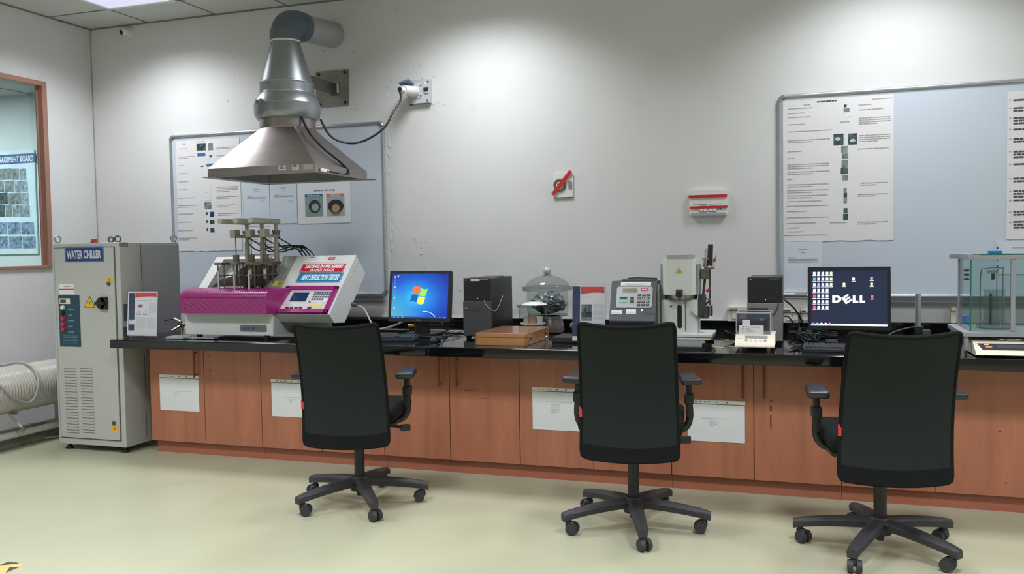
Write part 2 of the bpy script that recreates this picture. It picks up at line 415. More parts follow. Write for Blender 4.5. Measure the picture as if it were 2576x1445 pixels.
# ------------------------------------------------------------------ whiteboards and what is stuck to them
def whiteboard(x0, x1, z0, z1, label, tilt=0.0):
    t = thing('whiteboard', label, 'whiteboard', ((x0 + x1) / 2, 0, z0), 0, 'whiteboards on the back wall')
    dz = tilt * (x1 - x0)
    mb = MB(); mb.prism(WALL, [(x0 + .01, z0 + .01), (x1 - .01, z0 + .01), (x1 - .01, z1 + dz - .01), (x0 + .01, z1 - .01)], .001, .014, board_m); mb.build('writing_surface', t)
    mb = MB(); r = .013
    P = [(x0 + .03, z1), (x1 - .03, z1 + dz), (x1, z1 + dz - .03), (x1, z0 + .03), (x1 - .03, z0), (x0 + .03, z0), (x0, z0 + .03), (x0, z1 - .03)]
    for i in (0, 2, 4, 6): mb.cyl((P[i][0], -.014, P[i][1]), (P[i + 1][0], -.014, P[i + 1][1]), r, alum, n=12)
    mb.build('frame', t)
    for i in (1, 3, 5, 7):
        a = P[i]; c = P[(i + 1) % 8]; mx = (max if i in (1, 3) else min)(a[0], c[0]); mz = (max if i in (1, 7) else min)(a[1], c[1])
        m2 = MB(); m2.tube([(a[0], -.015, a[1]), ((a[0] + c[0] + mx) / 3, -.015, (a[1] + c[1] + mz) / 3), (c[0], -.015, c[1])], .0155, mat('grey_corner_cap', (150, 154, 160), .35, .5), n=10)
        m2.build('corner_cap', t)
    return t
wb1 = whiteboard(0.795, 2.712, 1.041, 2.318, 'whiteboard on the left behind the extraction hood')
wb2 = whiteboard(5.537, 7.42, 1.030, 2.307, 'large whiteboard at the right above the monitor showing white lettering')
for x0, x1, wb in ((2.05, 2.72, wb1), (6.0, 7.4, wb2)):
    mb = MB(); mb.side([(-.026, 1.0), (-.075, 1.0), (-.08, 1.03), (-.072, 1.03), (-.067, 1.01), (-.026, 1.01)], x0, x1, mat('pen_tray', (140, 142, 148), .4, .5)); mb.build('pen_tray', wb)

BF = Frame((0, -.0155, 0), (1, 0, 0), (0, 0, 1))       # the writing surface plane
def lines(mb, F, spec, m=None, h=1.35):
    """print lines given by pixel spans"""
    for (u0, u1, v0, n, gap) in spec:
        for k in range(n):
            v = v0 + k * gap; ue = u1 if (k < n - 1 or n == 1) else u0 + (u1 - u0) * .6
            a = F.uv(u0, v); b = F.uv(ue, v - (ue - u0) * .045)
            z = (a[1] + b[1]) / 2; hh = h / 2 / 330
            u = a[0]
            while u < b[0]:                                   # words
                L = random.uniform(.012, .035); mb.rect(F, (u, z - hh, min(u + L, b[0]), z + hh), m or ink, .0029); u += L + .003
def sheet(name, label, cat, F, px, m, zt=.0015, sag=0, group=None, holes=None, parent=None):
    b = F.box(*px); mb = MB()
    if sag:
        n = 14; pts = [(b[0], b[3]), (b[0], b[1])] + [(b[0] + (b[2] - b[0]) * k / n, b[1] + sag * random.uniform(-1, 1)) for k in range(1, n)] + [(b[2], b[1]), (b[2], b[3])]
        mb.prism(F, pts, .0003, zt, m)
    else: mb.rrect(F, b, .002, .0003, zt, m)
    return mb, b

# tall procedure poster on the left board
mb, b = sheet('p', '', '', BF, (446, 351, 606, 632), paperw, sag=.006)
spec = [(490, 516, 357, 1, 5), (460, 467, 363, 1, 5), (443, 470, 375, 1, 0), (443, 489, 395, 2, 4), (444, 464, 417, 1, 0), (444, 472, 437, 1, 0), (446, 474, 458, 1, 0), (446, 471, 478, 1, 0), (447, 489, 499, 1, 0), (447, 497, 518, 2, 4), (447, 486, 539, 1, 0), (447, 485, 560, 1, 0), (448, 485, 581, 1, 0), (450, 494, 600, 2, 4), (545, 600, 372, 2, 3), (545, 590, 392, 1, 3), (545, 598, 471, 4, 4), (545, 600, 496, 2, 4), (547, 592, 517, 2, 4), (549, 602, 538, 2, 4)]
lines(mb, BF, [(max(u0, 449), u1, v, n, g) for u0, u1, v, n, g in spec])
for px, m in (((495, 362, 518, 379), ph1), ((524, 361, 536, 378), ph2), ((497, 385, 517, 393), ph3), ((527, 391, 534, 396), inkd), ((520, 412, 537, 419), ph3), ((506, 417, 512, 420), inkd), ((516, 468, 530, 484), paper), ((516, 486, 531, 505), paper), ((515, 509, 532, 526), ph2), ((529, 533, 539, 546), mat('photo_print_navy', (30, 62, 92), .4, var=.4, vscale=30)), ((529, 554, 540, 564), ph1), ((530, 574, 540, 585), ph1), ((518, 534, 523, 541), inkd), ((519, 555, 523, 561), inkd), ((520, 575, 524, 581), inkd)):
    mb.rect(BF, BF.box(*px), m, .0024)
tag(mb.build('instruction_poster', angle=20), 'tall instruction poster with small photographs on the left whiteboard', 'poster')

sleeve_m = mat('clear_sleeve_over_paper', (208, 216, 229), .22, var=.03, vscale=5, spec=.7, bump=.25, bscale=7)
def sleeve(px, spec, bar, label, side_u=None, holes='left'):
    mb, b = sheet('s', '', '', BF, px, sleeve_m)
    lines(mb, BF, spec)
    if bar: mb.rect(BF, BF.box(*bar), ink, .0024)
    x0, z0, x1, z1 = b
    if holes == 'left':
        for k in range(11): z = z0 + (z1 - z0) * (k + .5) / 11; mb.rect(BF, (x0 + .006, z - .02, x0 + .012, z + .005 * (k % 3)), white_pl, .0028)
    if holes == 'bottom':
        for k in range(6): x = x0 + (x1 - x0) * (k + .5) / 6; mb.rect(BF, (x - .012, z0 + .004, x + .008, z0 + .010), white_pl, .0028)
    return tag(mb.build('document_sleeve', angle=20), label, 'document sleeve', 'plastic document sleeves on the whiteboards')
sleeve((608, 457, 678, 562), [(638, 651, 477, 1, 0), (638, 652, 483, 1, 0), (622, 634, 495, 1, 0), (656, 668, 503, 2, 4)], (622, 496.5, 670, 499.5), 'clear document sleeve under the hood, left one of the pair beside the oil sheet')
sleeve((680, 457, 747, 563), [(706, 720, 473, 1, 0), (710, 717, 479, 1, 0), (690, 702, 491, 1, 0), (726, 738, 504, 2, 4)], (690, 492.5, 739, 495.5), 'clear document sleeve under the hood, right one of the pair touching the oil sheet', holes='bottom')
mb, b = sheet('s', '', '', BF, (749, 458, 882, 562), paper)
mb.text(BF, 'Silicone oil color change', BF.box(790, 476.5, 843, 482.5), inkd, .0024, .01)
mb.rect(BF, BF.box(767, 489, 812, 495), mat('blue_caption', (40, 110, 165), .4), .0024); mb.rect(BF, BF.box(821, 487.5, 866, 494), mat('orange_caption', (216, 110, 76), .4), .0024)
mb.text(BF, 'Before use', BF.box(775, 490.3, 804, 494), paper, .003, .02); mb.text(BF, 'After use', BF.box(831, 488.8, 856, 492.8), paper, .003, .02)
sage = mat('sage_photo_background', (132, 152, 148), .4, var=.1, vscale=10)
mb.rect(BF, BF.box(768, 495, 813, 544.5), sage, .0024); mb.rect(BF, BF.box(822, 494, 867, 543.5), mat('grey_photo_background', (158, 166, 172), .4, var=.1), .0024)
x, z = BF.uv(792, 520); mb.disc(BF, x, z, .052, mat('dark_bowl_rim', (50, 62, 64), .3, var=.8, vscale=30), .003, 24); mb.disc(BF, x + .004, z - .006, .03, mat('clear_oil', (152, 166, 164), .3, var=.3, vscale=30), .0036, 20)
x, z = BF.uv(845, 520); mb.disc(BF, x, z - .035, .045, mat('pan_shadow_print', (110, 118, 116), .4), .0027, 20, .035); mb.disc(BF, x, z + .004, .068, mat('dark_pan', (46, 42, 44), .3, var=.5, vscale=25), .003, 24, .05); mb.disc(BF, x, z - .012, .034, mat('amber_oil', (172, 138, 104), .3, var=.2, vscale=30), .0036, 20, .03)
tag(mb.build('oil_colour_sheet', angle=20), 'white sheet with two bowl photographs titled Silicone oil color change', 'printed sheet')
mb, b = sheet('s', '', '', BF, (612, 566, 690, 640), paper); lines(mb, BF, [(620, 650, 598, 4, 5), (655, 685, 600, 6, 5), (622, 680, 571, 1, 0)])
tag(mb.build('punched_sheet', angle=20), 'punched white sheet on the left whiteboard behind the upright rods of the tester', 'printed sheet')

# right board
mb, b = sheet('p', '', '', BF, (1970, 246, 2248, 606), paperw, sag=.004)
lines(mb, BF, [(2055, 2105, 256, 1, 0)], inkd, 2.4)
lspec = [(2022, 2040, 264, 1, 0), (1982, 2043, 274, 1, 0), (1982, 2024, 286, 1, 0), (1982, 2038, 296, 1, 0), (1981, 2026, 314, 1, 0), (1981, 2092, 332, 1, 0), (1981, 2088, 354, 2, 5), (1981, 2018, 382, 1, 0), (1981, 1998, 399, 1, 0), (1981, 2085, 415, 3, 5), (1981, 2087, 434, 2, 5), (1981, 1994, 452, 1, 0), (1981, 2085, 466, 2, 5), (1980, 2086, 481, 2, 5), (1980, 2082, 494, 2, 5), (1980, 2066, 508, 1, 0), (1980, 2083, 520, 1, 0), (1980, 2028, 533, 1, 0), (1980, 2084, 549, 1, 0), (1980, 2052, 563, 1, 0), (1980, 2012, 574, 1, 0), (1982, 2020, 584, 1, 0), (1972, 2080, 594, 1, 0), (2160, 2192, 264, 1, 0), (2160, 2222, 276, 1, 0), (2160, 2240, 297, 4, 5), (2160, 2240, 341, 4, 5), (2158, 2235, 375, 1, 0), (2165, 2234, 461, 2, 5), (2158, 2232, 490, 2, 4), (2158, 2234, 560, 2, 4), (2088, 2130, 561, 1, 0), (2114, 2138, 307, 1, 0), (2195, 2245, 249, 1, 0)]
lines(mb, BF, lspec)
for px, m in (((2123, 263, 2130, 270), ph1), ((2122, 273, 2137, 282), ph2), ((2122, 285, 2143, 294), paper), ((2097, 337, 2122, 366), ph1), ((2134, 336, 2156, 364), ph1), ((2116, 368, 2133, 384), ph2), ((2118, 386, 2134, 400), ph2), ((2117, 403, 2133, 422), ph2), ((2115, 423, 2133, 438), ph1), ((2118, 441, 2133, 454), ph2), ((2122, 473, 2130, 482), ph2), ((2122, 485, 2131, 497), ph1), ((2122, 499, 2131, 511), ph2), ((2122, 524, 2132, 536), ph1), ((2121, 538, 2133, 554), ph1)):
    mb.rect(BF, BF.box(*px), m, .0024)
for (u, v, r) in ((2108, 350, .016), (2145, 354, .016)): x, z = BF.uv(u, v); mb.disc(BF, x, z, r, mat('pale_dish_print', (190, 200, 200), .4, var=.2, vscale=30), .0028, 16, r * .7)
tag(mb.build('instruction_poster', angle=20), 'tall instruction poster with a central column of photographs on the right whiteboard', 'poster')
mb, b = sheet('p', '', '', BF, (2533, 226, 2700, 601), paperw)
for k, v in enumerate((252, 272, 297, 326, 350, 382, 414, 450, 482, 505, 534, 560)):
    x, z = BF.uv(2541, v); mb.rect(BF, (x - .006, z - .003, x + .006, z + .003), ink, .0022)
    lines(mb, BF, [(2549, 2640, v, 1 + (k % 3), 7)], inkd, 3.2)
tag(mb.build('instruction_poster', angle=20), 'numbered instruction poster cut off by the right edge of the photo', 'poster')
sleeve((1971, 608, 2069, 735), [(2008, 2030, 628, 1, 0), (2016, 2026, 635, 1, 0), (1984, 2003, 649, 1, 0), (1984, 2060, 661, 1, 0)], (1983, 651.5, 2057, 656), 'wrinkled clear document sleeve at the lower left corner of the right whiteboard')
sleeve((2505, 606, 2640, 690), [(2545, 2600, 624, 1, 0)], None, 'clear document sleeve above the glass weighing cabinet')
mb = MB(); x0, z0, x1, z1 = BF.box(1969, 737, 2002, 742); mb.box(x0, x1, -.045, -.02, z0 - .002, z1 - .001, white_pl, .003); x0, z0, x1, z1 = BF.box(2002, 736, 2030, 743); mb.box(x0, x1, -.045, -.02, z0 - .002, z1, mat('duster_felt', (176, 168, 170), .9), .002)
tag(mb.build('board_duster'), 'small white and grey duster on the bottom frame of the right whiteboard', 'board duster')

# ------------------------------------------------------------------ sockets and plates on the wall
def plate(px, d, m=white_pl, r=.006): b = WALL.box(*px); mb = MB(); mb.rrect(WALL, b, r, .001, d, m); return mb, b
SM = mat('dark_screw', (70, 66, 62), .5, .6)
# steel mounting plate with bracket arm
x0, z0, x1, z1 = WALL.box(796, 178, 878, 268)
t = thing('mounting_plate', 'dull steel mounting plate on the wall behind the extraction fan', 'mounting plate', ((x0 + x1) / 2, 0, z0))
mb = MB(); mb.rrect(WALL, (x0, z0, x1, z1), .004, .001, .008, mat('dull_steel', (150, 146, 138), .5, .7, var=.2, vscale=7, dirt=[((90, 80, 68), 6, .6, .6)])); mb.build('plate', t)
for (a, b2) in ((.1, .08), (.9, .08), (.1, .92), (.9, .92)): mb = MB(); mb.cyl((x0 + (x1 - x0) * a, -.008, z0 + (z1 - z0) * b2), (x0 + (x1 - x0) * a, -.02, z0 + (z1 - z0) * b2), .011, SM, n=6); mb.build('bolt', t)
xa, za = WALL.uv(848, 228)
mb = MB(); mb.obox(Matrix.Translation((xa - .02, -.231, za + .01)), .006, .436, .09, mat('bracket_steel', (128, 122, 116), .5, .7, var=.15), .002); mb.box(xa - .055, xa + .02, -.014, -.008, za - .035, za + .055, mat('bracket_steel', (0, 0, 0)), .002)
for k in (-.035, .015): mb.box(xa + k, xa + k + .006, -.03, -.012, za - .02, za + .045, white_pl)
mb.build('bracket_arm', t)
# industrial socket with breaker
px = (1034, 202, 1086, 263)
b = WALL.box(*px); x0, z0, x1, z1 = b
t = thing('wall_socket', 'metal industrial power socket box with breaker high on the wall, plug in it', 'wall socket', ((x0 + x1) / 2, 0, z0))
mb = MB(); mb.rrect(WALL, b, .004, .001, .030, mat('grey_painted_box', (188, 190, 196), .5, var=.06)); mb.rrect(WALL, (x0 - .004, z0 - .004, x0 + .010, z1 + .003), .002, .001, .02, mat('rusty_edge', (112, 68, 48), .8, var=.3, vscale=30)); mb.rect(WALL, (x0 + .004, z0 - .003, x1, z0 + .004), inkd, .031); mb.build('box', t)
mb = MB(); mb.rrect(WALL, WALL.box(1035, 211, 1064, 249), .003, .030, .036, mat('pale_grey_plastic', (205, 207, 212), .4)); mb.build('socket_face', t)
mb = MB(); mb.rect(WALL, WALL.box(1070, 222, 1082, 231), inkd, .0315); mb.rect(WALL, WALL.box(1071, 209, 1078, 215), white_pl, .0315); mb.rect(WALL, WALL.box(1071, 237, 1082, 238.5), inkd, .0315); bk_ = mb.build('breaker', t); mb = MB(); mb.rrect(WALL, WALL.box(1071, 224, 1080, 229), .001, .0318, .042, mat('breaker_black', (45, 48, 56), .4)); mb.build('breaker_lever', bk_)
for (u, v) in ((1039, 208), (1081, 207), (1080, 254), (1063, 217), (1063, 243)): x, z = WALL.uv(u, v); mb = MB(); mb.cyl((x, -.03, z), (x, -.038, z), .005, SM, n=10); mb.build('screw', t)
# plug and its cable
pa = Vector((2.985, -.036, 2.523)); 
t = thing('power_plug', 'white industrial plug with blue cap and long black cable running to the fan', 'power plug', (2.985, -.05, 2.485))
mb = MB(); mb.cyl((2.992, -.034, 2.523), (2.960, -.165, 2.515), .040, white_pl, .034); mb.cyl((2.960, -.165, 2.515), (2.953, -.195, 2.513), .020, white_pl, .016); mb.cyl((2.951, -.2, 2.513), (2.949, -.212, 2.512), .016, black, .014); mb.build('plug_body', t)
mb = MB(); M = Matrix.Translation((2.962, -.115, 2.568)) @ Matrix.Rotation(math.radians(-12), 4, 'X') @ Matrix.Rotation(math.radians(-14), 4, 'Y'); mb.obox(M, .085, .10, .016, mat('blue_grey_cap', (92, 112, 140), .45), .007); mb.build('cap', t)
cab = [(2.949, -.212, 2.512)]
for (u, v, y) in ((1008, 250, -.3), (990, 280, -.38), (968, 320, -.44), (930, 348, -.5), (890, 361, -.56), (850, 354, -.62), (825, 335, -.66), (806, 300, -.70)): cab.append(at(u, v, 'y', y))
mb = MB(); mb.tube(cab, .0075, cable_m, 8); mb.build('cable', t)
# taped socket
mb0, b = plate((1393, 436, 1442, 498), .010); x0, z0, x1, z1 = b
t = thing('taped_socket', 'white square round-pin socket crossed out with red tape', 'wall socket', ((x0 + x1) / 2, 0, z0)); mb0.rect(WALL, (x0, z0 - .001, x1, z0 + .004), inkd, .0108); mb0.build('plate', t)
x, z = WALL.uv(1409, 466); mb = MB(); mb.torus((x, -.012, z), .036, .010, mat('brown_ring', (112, 86, 66), .5), Matrix.Rotation(PI / 2, 4, 'X')); mb.cyl((x, -.01, z), (x, -.015, z), .03, cream)
for k in range(3): a = k * 2.1 + .5; mb.disc(WALL, x + .013 * math.cos(a), z + .013 * math.sin(a), .005, inkd, .016)
mb.build('socket', t)
mb = MB(); mb.rrect(WALL, WALL.box(1431, 455, 1439, 475), .004, .010, .016, mat('switch_grey', (130, 134, 136), .4)); mb.build('switch', t)
a0 = WALL.uv(1392, 491); a1 = WALL.uv(1438, 431); d = Vector((a1[0] - a0[0], a1[1] - a0[1])).normalized(); nn = Vector((-d.y, d.x)) * .013
mb = MB(); mb.prism(WALL, [(a0[0] + nn.x, a0[1] + nn.y), (a0[0] - nn.x, a0[1] - nn.y), (a1[0] - nn.x, a1[1] - nn.y), (a1[0] + nn.x, a1[1] + nn.y)], .020, .0215, red); mb.build('red_tape', t)
# taped switch panel
mb0, b = plate((1735, 479, 1831, 544), .026, r=.02); x0, z0, x1, z1 = b
t = thing('socket_board', 'white four-socket panel on the wall with two strips of red tape', 'wall socket', ((x0 + x1) / 2, 0, z0)); mb0.build('panel', t)
mb = MB(); mb.rrect(WALL, (x0 + .01, z0 + .004, x1 - .01, z0 + .022), .008, .026, .030, mat('grey_lip', (158, 160, 165), .5)); mb.build('lip', t)
for pxs in ((1762, 519, 1769, 533), (1771, 519, 1779, 533), (1785, 518, 1792, 532), (1794, 518, 1802, 532)):
    mb = MB(); bb = WALL.box(*pxs); mb.rrect(WALL, (bb[0] - .002, bb[1] - .003, bb[2] + .002, bb[3] + .002), .002, .026, .028, inkd); mb.rrect(WALL, bb, .002, .028, .031, white_pl); mb.build('switch', t)
mb = MB()
for pxs in ((1745, 515, 1778, 516), (1785, 513, 1818, 514)): mb.rect(WALL, WALL.box(*pxs), inkd, .027)
for (u, v) in ((1808, 526), (1814, 526)): x, z = WALL.uv(u, v); mb.disc(WALL, x, z, .005, inkd, .027)
mb.build('sockets', t)
for pxs in ((1734, 491, 1830, 498), (1737, 519, 1831, 525)): mb = MB(); mb.rrect(WALL, WALL.box(*pxs), .001, .0315, .033, red); mb.build('red_tape', t)
# sockets above the worktop on the right
for (pxs, lab, nm) in (((1831, 771, 1884, 807), 'white socket box on the wall partly behind the right computer tower', 'switch_box'), ((1967, 776, 2012, 811), 'white socket box with dark label between right tower and monitor', 'switch_box'), ((2014, 777, 2040, 811), 'narrow white socket box half hidden by the right monitor edge', 'switch_box'), ((2389, 772, 2402, 812), 'white socket box just left of the glass weighing cabinet', 'switch_box')):
    b = WALL.box(*pxs); t = thing(nm, lab, 'socket box', ((b[0] + b[2]) / 2, 0, b[1]), 0, 'socket boxes over the worktop')
    mb = MB(); mb.rrect(WALL, b, .006, .001, .045, cream); mb.rrect(WALL, (b[0], b[3] - .022, b[2], b[3]), .008, .045, .056, white_pl); mb.build('box', t)
    wdt = b[2] - b[0]
    if wdt > .05:
        mb = MB(); mb.rrect(WALL, (b[0] + wdt * .25, b[1] + .015, b[2] - wdt * .1, b[3] - .03), .003, .045, .050, white_pl); mb.disc(WALL, b[0] + wdt * .6, (b[1] + b[3]) / 2, .004, inkd, .051); mb.rect(WALL, (b[0] + wdt * .1, b[3] - .017, b[0] + wdt * .5, b[3] - .010), inkd, .057) ; mb.build('switch', t)
# dome camera
p = at(311, 78, 'y', -.05)
t = thing('security_camera', 'small white dome security camera high in the left corner', 'security camera', (p.x, -.0, p.z - .05))
mb = MB(); mb.cyl((p.x + .012, -.001, p.z), (p.x + .012, -.028, p.z), .036, white_pl, .034); mb.build('base', t)
mb = MB(); mb.sphere((p.x + .004, -.042, p.z - .002), .032, white_pl, 24); mb.build('ball', t)
mb = MB(); mb.cyl((p.x - .006, -.060, p.z - .010), (p.x - .012, -.072, p.z - .014), .019, black); mb.build('lens', t)
# ------------------------------------------------------------------ cabinets, worktop
W = 0.80                                   # worktop height
DX0, DW, DY = 1.4145, 0.4459, -1.029       # first door edge, door width, door plane
DF = Frame((0, DY - .0185, 0), (1, 0, 0), (0, 0, 1))
wood = mat('orange_brown_laminate', (168, 106, 80), 0.36, var=0.13, vscale=5, stretch=(3.0, 3.0, .35), spec=0.5, bump=.02, bscale=30)
wood_in = mat('dark_cabinet_gap', (58, 32, 24), 0.7)
brass = mat('dull_brass_handle', (122, 78, 48), 0.35, .6)
plinth_m = mat('plinth_laminate', (164, 98, 76), 0.45, var=0.16, vscale=6, stretch=(.3, 3, 3))
granite = mat('black_granite', (11, 12, 13), 0.07, var=0.5, vscale=160, spec=0.6)
cab_names = ['at the left end beside the water chiller', 'second from the left, below the left computer monitor side', 'third from the left, below the wooden box', 'fourth from the left, behind the middle chair', 'fifth from the left, between the middle and right chairs', 'sixth from the left, behind the right chair', 'at the right edge of the photo']
HND = {0: (0,), 1: (0, 1), 2: (0, 1), 3: (0, 1), 4: (0, 1), 5: (0, 1), 6: (0, 1)}
for c in range(7):
    x0 = DX0 + c * 2 * DW; x1 = x0 + 2 * DW
    t = thing('base_cabinet', ['wood laminate base cabinet at the left end beside the chiller', 'wood laminate base cabinet behind the left chair', 'wood laminate base cabinet under the wooden box and right of the left chair', 'wood laminate base cabinet behind the middle chair', 'wood laminate base cabinet between middle and right chairs', 'wood laminate base cabinet behind the right chair', 'wood laminate base cabinet at the right edge of the photo'][c], 'base cabinet', (x0 + DW, DY / 2, 0), 0, 'base cabinets under the worktop')
    mb = MB(); mb.box(x0 + .001, x1 - .001, DY + .002, -.02, .078, .734, wood_in)
    if c == 0: mb.box(x0, x0 + .001, DY + .002, -.02, .078, .734, wood)
    mb.build('carcass', t)
    mb = MB(); mb.box(x0 + (0.02 if c == 0 else 0), x1 - .0015, DY + .016, DY + .034, 0, .078, plinth_m); mb.box(x0 + .03, x1 - .03, DY + .034, -.05, 0, .078, wood_in); mb.build('plinth', t)
    for k in (0, 1):
        a = x0 + k * DW; mb = MB(); mb.box(a + .002, a + DW - .002, DY - .018, DY, .084, .73, wood, .0015, 1)
        if c == 2 and k == 0:
            for pxs in ((1167, 983, 1197, 984.2), (1204, 983.6, 1209, 984.4), (1206, 1003, 1224, 1004)): mb.rect(DF, DF.box(*pxs), wood_in, .0005)
        if c == 4 and k == 1:
            for pxs in ((1937, 1006, 1943, 1012), (1936, 1022, 1942, 1035), (1937, 1045, 1941, 1078)): mb.rect(DF, DF.box(*pxs), mat('brown_stain', (112, 60, 42), .5), .0005)
        if c == 0 and k == 1:
            for (u, v) in ((528, 897), (529, 934)): x, z = DF.uv(u, v); mb.disc(DF, x, z, .005, wood_in)
        if c == 6 or (c == 5 and k == 1):
            for (u, v) in ((2516, 1086), (2530, 1216)): x, z = DF.uv(u, v); mb.disc(DF, x, z, .0035, wood_in)
        d = mb.build('door', t)
        if (c == 0 and k == 0) or c in (1, 2, 3, 4, 5):
            # pairs whose knob edges meet
            hx = a + (DW - .055 if k == 0 else .055)
            if c in (1, 3, 5): pass
            hb = MB(); hb.cyl((hx, DY - .047, .715), (hx, DY - .047, 0.535), .0065, brass, n=10)
            for zz in (.70, .55): hb.cyl((hx, DY - .018, zz), (hx, DY - .047, zz), .0045, brass, n=8)
            hb.build('handle', d)
WX0, WX1, WYF = 1.288, 7.62, -1.2693
mb = MB()
t = thing('worktop', 'long black polished granite worktop over the wooden cabinets', 'worktop', ((WX0 + WX1) / 2, WYF / 2, .74))
for (a, b2) in ((WX0, 3.598), (3.6, WX1)):
    mb = MB(); mb.box(a, b2, WYF, -.002, W - .058, W, granite, .007, 3); mb.build('slab', t)
mb = MB(); mb.box(1.30, WX1, -.022, -.002, W + .0004, W + .066, granite, .002); mb.box(1.30, WX1, -.0218, -.0018, W + .066, W + .069, mat('silicone_seam', (176, 174, 168), .6)); mb.build('upstand', t)

# punched plastic pockets stuck on the doors
pocket = mat('frosted_pocket_sheet', (216, 218, 220), .32, var=.04, vscale=6, bump=.15, bscale=8)
for (px, rot, lab, ls) in (((403, 953, 501, 1034), 0, 'white sheet pocket on the leftmost cabinet door', [(425, 480, 986, 1, 0), (440, 450, 990, 3, 4)]),
                           ((684, 965, 783, 1050), 0, 'white sheet pocket partly hidden by the left chair', [(710, 757, 1001, 1, 0), (728, 738, 1006, 3, 4)]),
                           ((1340, 987, 1462, 1083), 0, 'white sheet pocket partly hidden by the middle chair', [(1373, 1440, 1014, 1, 0), (1386, 1408, 1019, 6, 4)]),
                           ((1730, 1019, 1874, 1112), 0, 'white sheet pocket between the middle and right chairs', [(1765, 1830, 1055, 1, 0), (1785, 1806, 1060, 4, 4)])):
    b = DF.box(*px); mb = MB(); mb.rrect(DF, b, .003, .0005, .0022, pocket); lines(mb, DF, ls, mat('very_faint_print', (186, 188, 190), .5))
    hgt = (b[3] - b[1]); tb = (b[0] - .003, b[3] + .004, b[2] + .002, b[3] + .024)
    mb.rect(DF, (b[0], b[3], b[2], b[3] + .004), inkd, .001); mb.rrect(DF, tb, .001, .0005, .002, white_pl)
    for f in (.14, .22, .3, .36, .5, .68): xx = tb[0] + (tb[2] - tb[0]) * f; mb.rect(DF, (xx, tb[1] + .007, xx + .009, tb[1] + .013), inkd, .0024)
    tag(mb.build('sheet_pocket'), lab, 'sheet pocket', 'sheet pockets on the cabinet doors')

# ------------------------------------------------------------------ water chiller
CX0, CX1, CY0, CY1, CZ0, CZ1 = .690, 1.281, -1.145, -.55, .042, 1.452
cg = mat('pale_grey_enamel', (178, 179, 174), .42, var=.02, vscale=3)
cg2 = mat('mid_grey_panel', (166, 166, 170), .5, var=.02)
CF = Frame((0, CY0, 0), (1, 0, 0), (0, 0, 1)); CS = Frame((CX1, 0, 0), (0, 1, 0), (0, 0, 1))
t = thing('water_chiller', 'tall pale grey water chiller cabinet with blue name sign', 'water chiller', ((CX0 + CX1) / 2, (CY0 + CY1) / 2, 0))
mb = MB(); mb.box(CX0, CX1, CY0 + .004, CY1, CZ0, CZ1, cg, .006)
mb.rect(CS, (CY0 + .20, CZ0 + .03, CY0 + .204, CZ1 - .01), inkd, .001)
mb.build('body', t)
mb = MB(); mb.box(CX0 + .03, CX1 - .045, CY0 - .006, CY0 + .0035, CZ0 + .05, CZ1 - .035, cg, .003); DR = Frame((0, CY0 - .006, 0), (1, 0, 0), (0, 0, 1))
mb.box(CX0 + .024, CX1 - .039, CY0 - .0005, CY0 + .0039, CZ0 + .044, CZ1 - .029, mat('door_gap_grey', (88, 90, 88), .7)); dr = mb.build('door', t)
mb = MB(); mb.box(CX1 - .001, CX1 + .006, CY0 + .215, CY1 - .005, CZ0 + .60, CZ1 - .018, cg2, .002); mb.build('side_panel', t); 
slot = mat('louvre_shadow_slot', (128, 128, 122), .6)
mb = MB()
for (ua, ub) in ((161, 191), (201, 231)):
    for k in range(23):
        v = 923 + k * 7.35; du = k * .38; x0, z0, x1, z1 = DR.box(ua + du, v, ub + du, v + 3.6)
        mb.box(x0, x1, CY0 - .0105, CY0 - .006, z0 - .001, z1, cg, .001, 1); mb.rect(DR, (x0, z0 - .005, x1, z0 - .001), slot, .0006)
mb.build('louvres', dr)
navy = mat('navy_sign_blue', (38, 58, 122), .4)
mb = MB(); b = DR.box(164, 621, 261, 659); mb.rrect(DR, b, .006, .0005, .004, mat('sign_border_blue', (88, 108, 150), .4)); b = DR.box(167, 624, 258, 657); mb.rrect(DR, b, .008, .004, .005, navy); b = DR.box(169, 630, 256, 651.5); mb.text(DR, 'WATER CHILLER', b, mat('silver_lettering', (206, 210, 208), .35, .3), .0056, .05); mb.build('name_sign', dr)
teal = mat('dark_teal_panel', (22, 62, 76), .4)
mb = MB(); b = DR.box(150, 743, 202, 872); mb.rrect(DR, b, .003, .0005, .004, teal); mb.rrect(DR, DR.box(152, 751, 178, 765), .003, .004, .008, cream); mb.rect(DR, DR.box(154, 754, 168, 762), inkd, .0085)
for k, v in enumerate((779, 794, 808, 822, 836)): mb.rect(DR, DR.box(173, v - 2, 188 - (k % 2) * 4, v + 1), mat('teal_print', (92, 132, 146), .5), .0046)
for k in range(6): mb.rect(DR, DR.box(161, 845 + k * 4, 196, 846 + k * 4), mat('teal_print', (0, 0, 0)), .0046)
cp = mb.build('control_panel', dr)
for (v, m, u) in ((774, white_pl, 160), (788, black, 160), (802, mat('red_lamp', (196, 40, 52), .3), 161), (816, mat('red_lamp', (0, 0, 0)), 161.5), (829, mat('red_lamp', (0, 0, 0)), 162)):
    x, z = DR.uv(u, v); mb = MB(); mb.cyl((x, CY0 - .010, z), (x, CY0 - .024, z), .0155, m, .013); mb.build('indicator_lamp' if m is not black else 'knob', cp)
yel = mat('warning_yellow', (222, 178, 44), .45)
def tri(mb, F, x, z, s, m, zz): mb.poly(F, [(x - s, z - s * .58), (x + s, z - s * .58), (x, z + s * 1.15)], m, zz)
x, z = DR.uv(226, 764); mb = MB(); tri(mb, DR, x, z, .048, inkd, .001); tri(mb, DR, x, z, .040, yel, .0015); mb.poly(DR, [(x + .004, z + .026), (x - .009, z + .002), (x, z + .002), (x - .004, z - .016), (x + .009, z + .008), (x, z + .008)], inkd, .002); mb.build('high_voltage_sticker', dr)
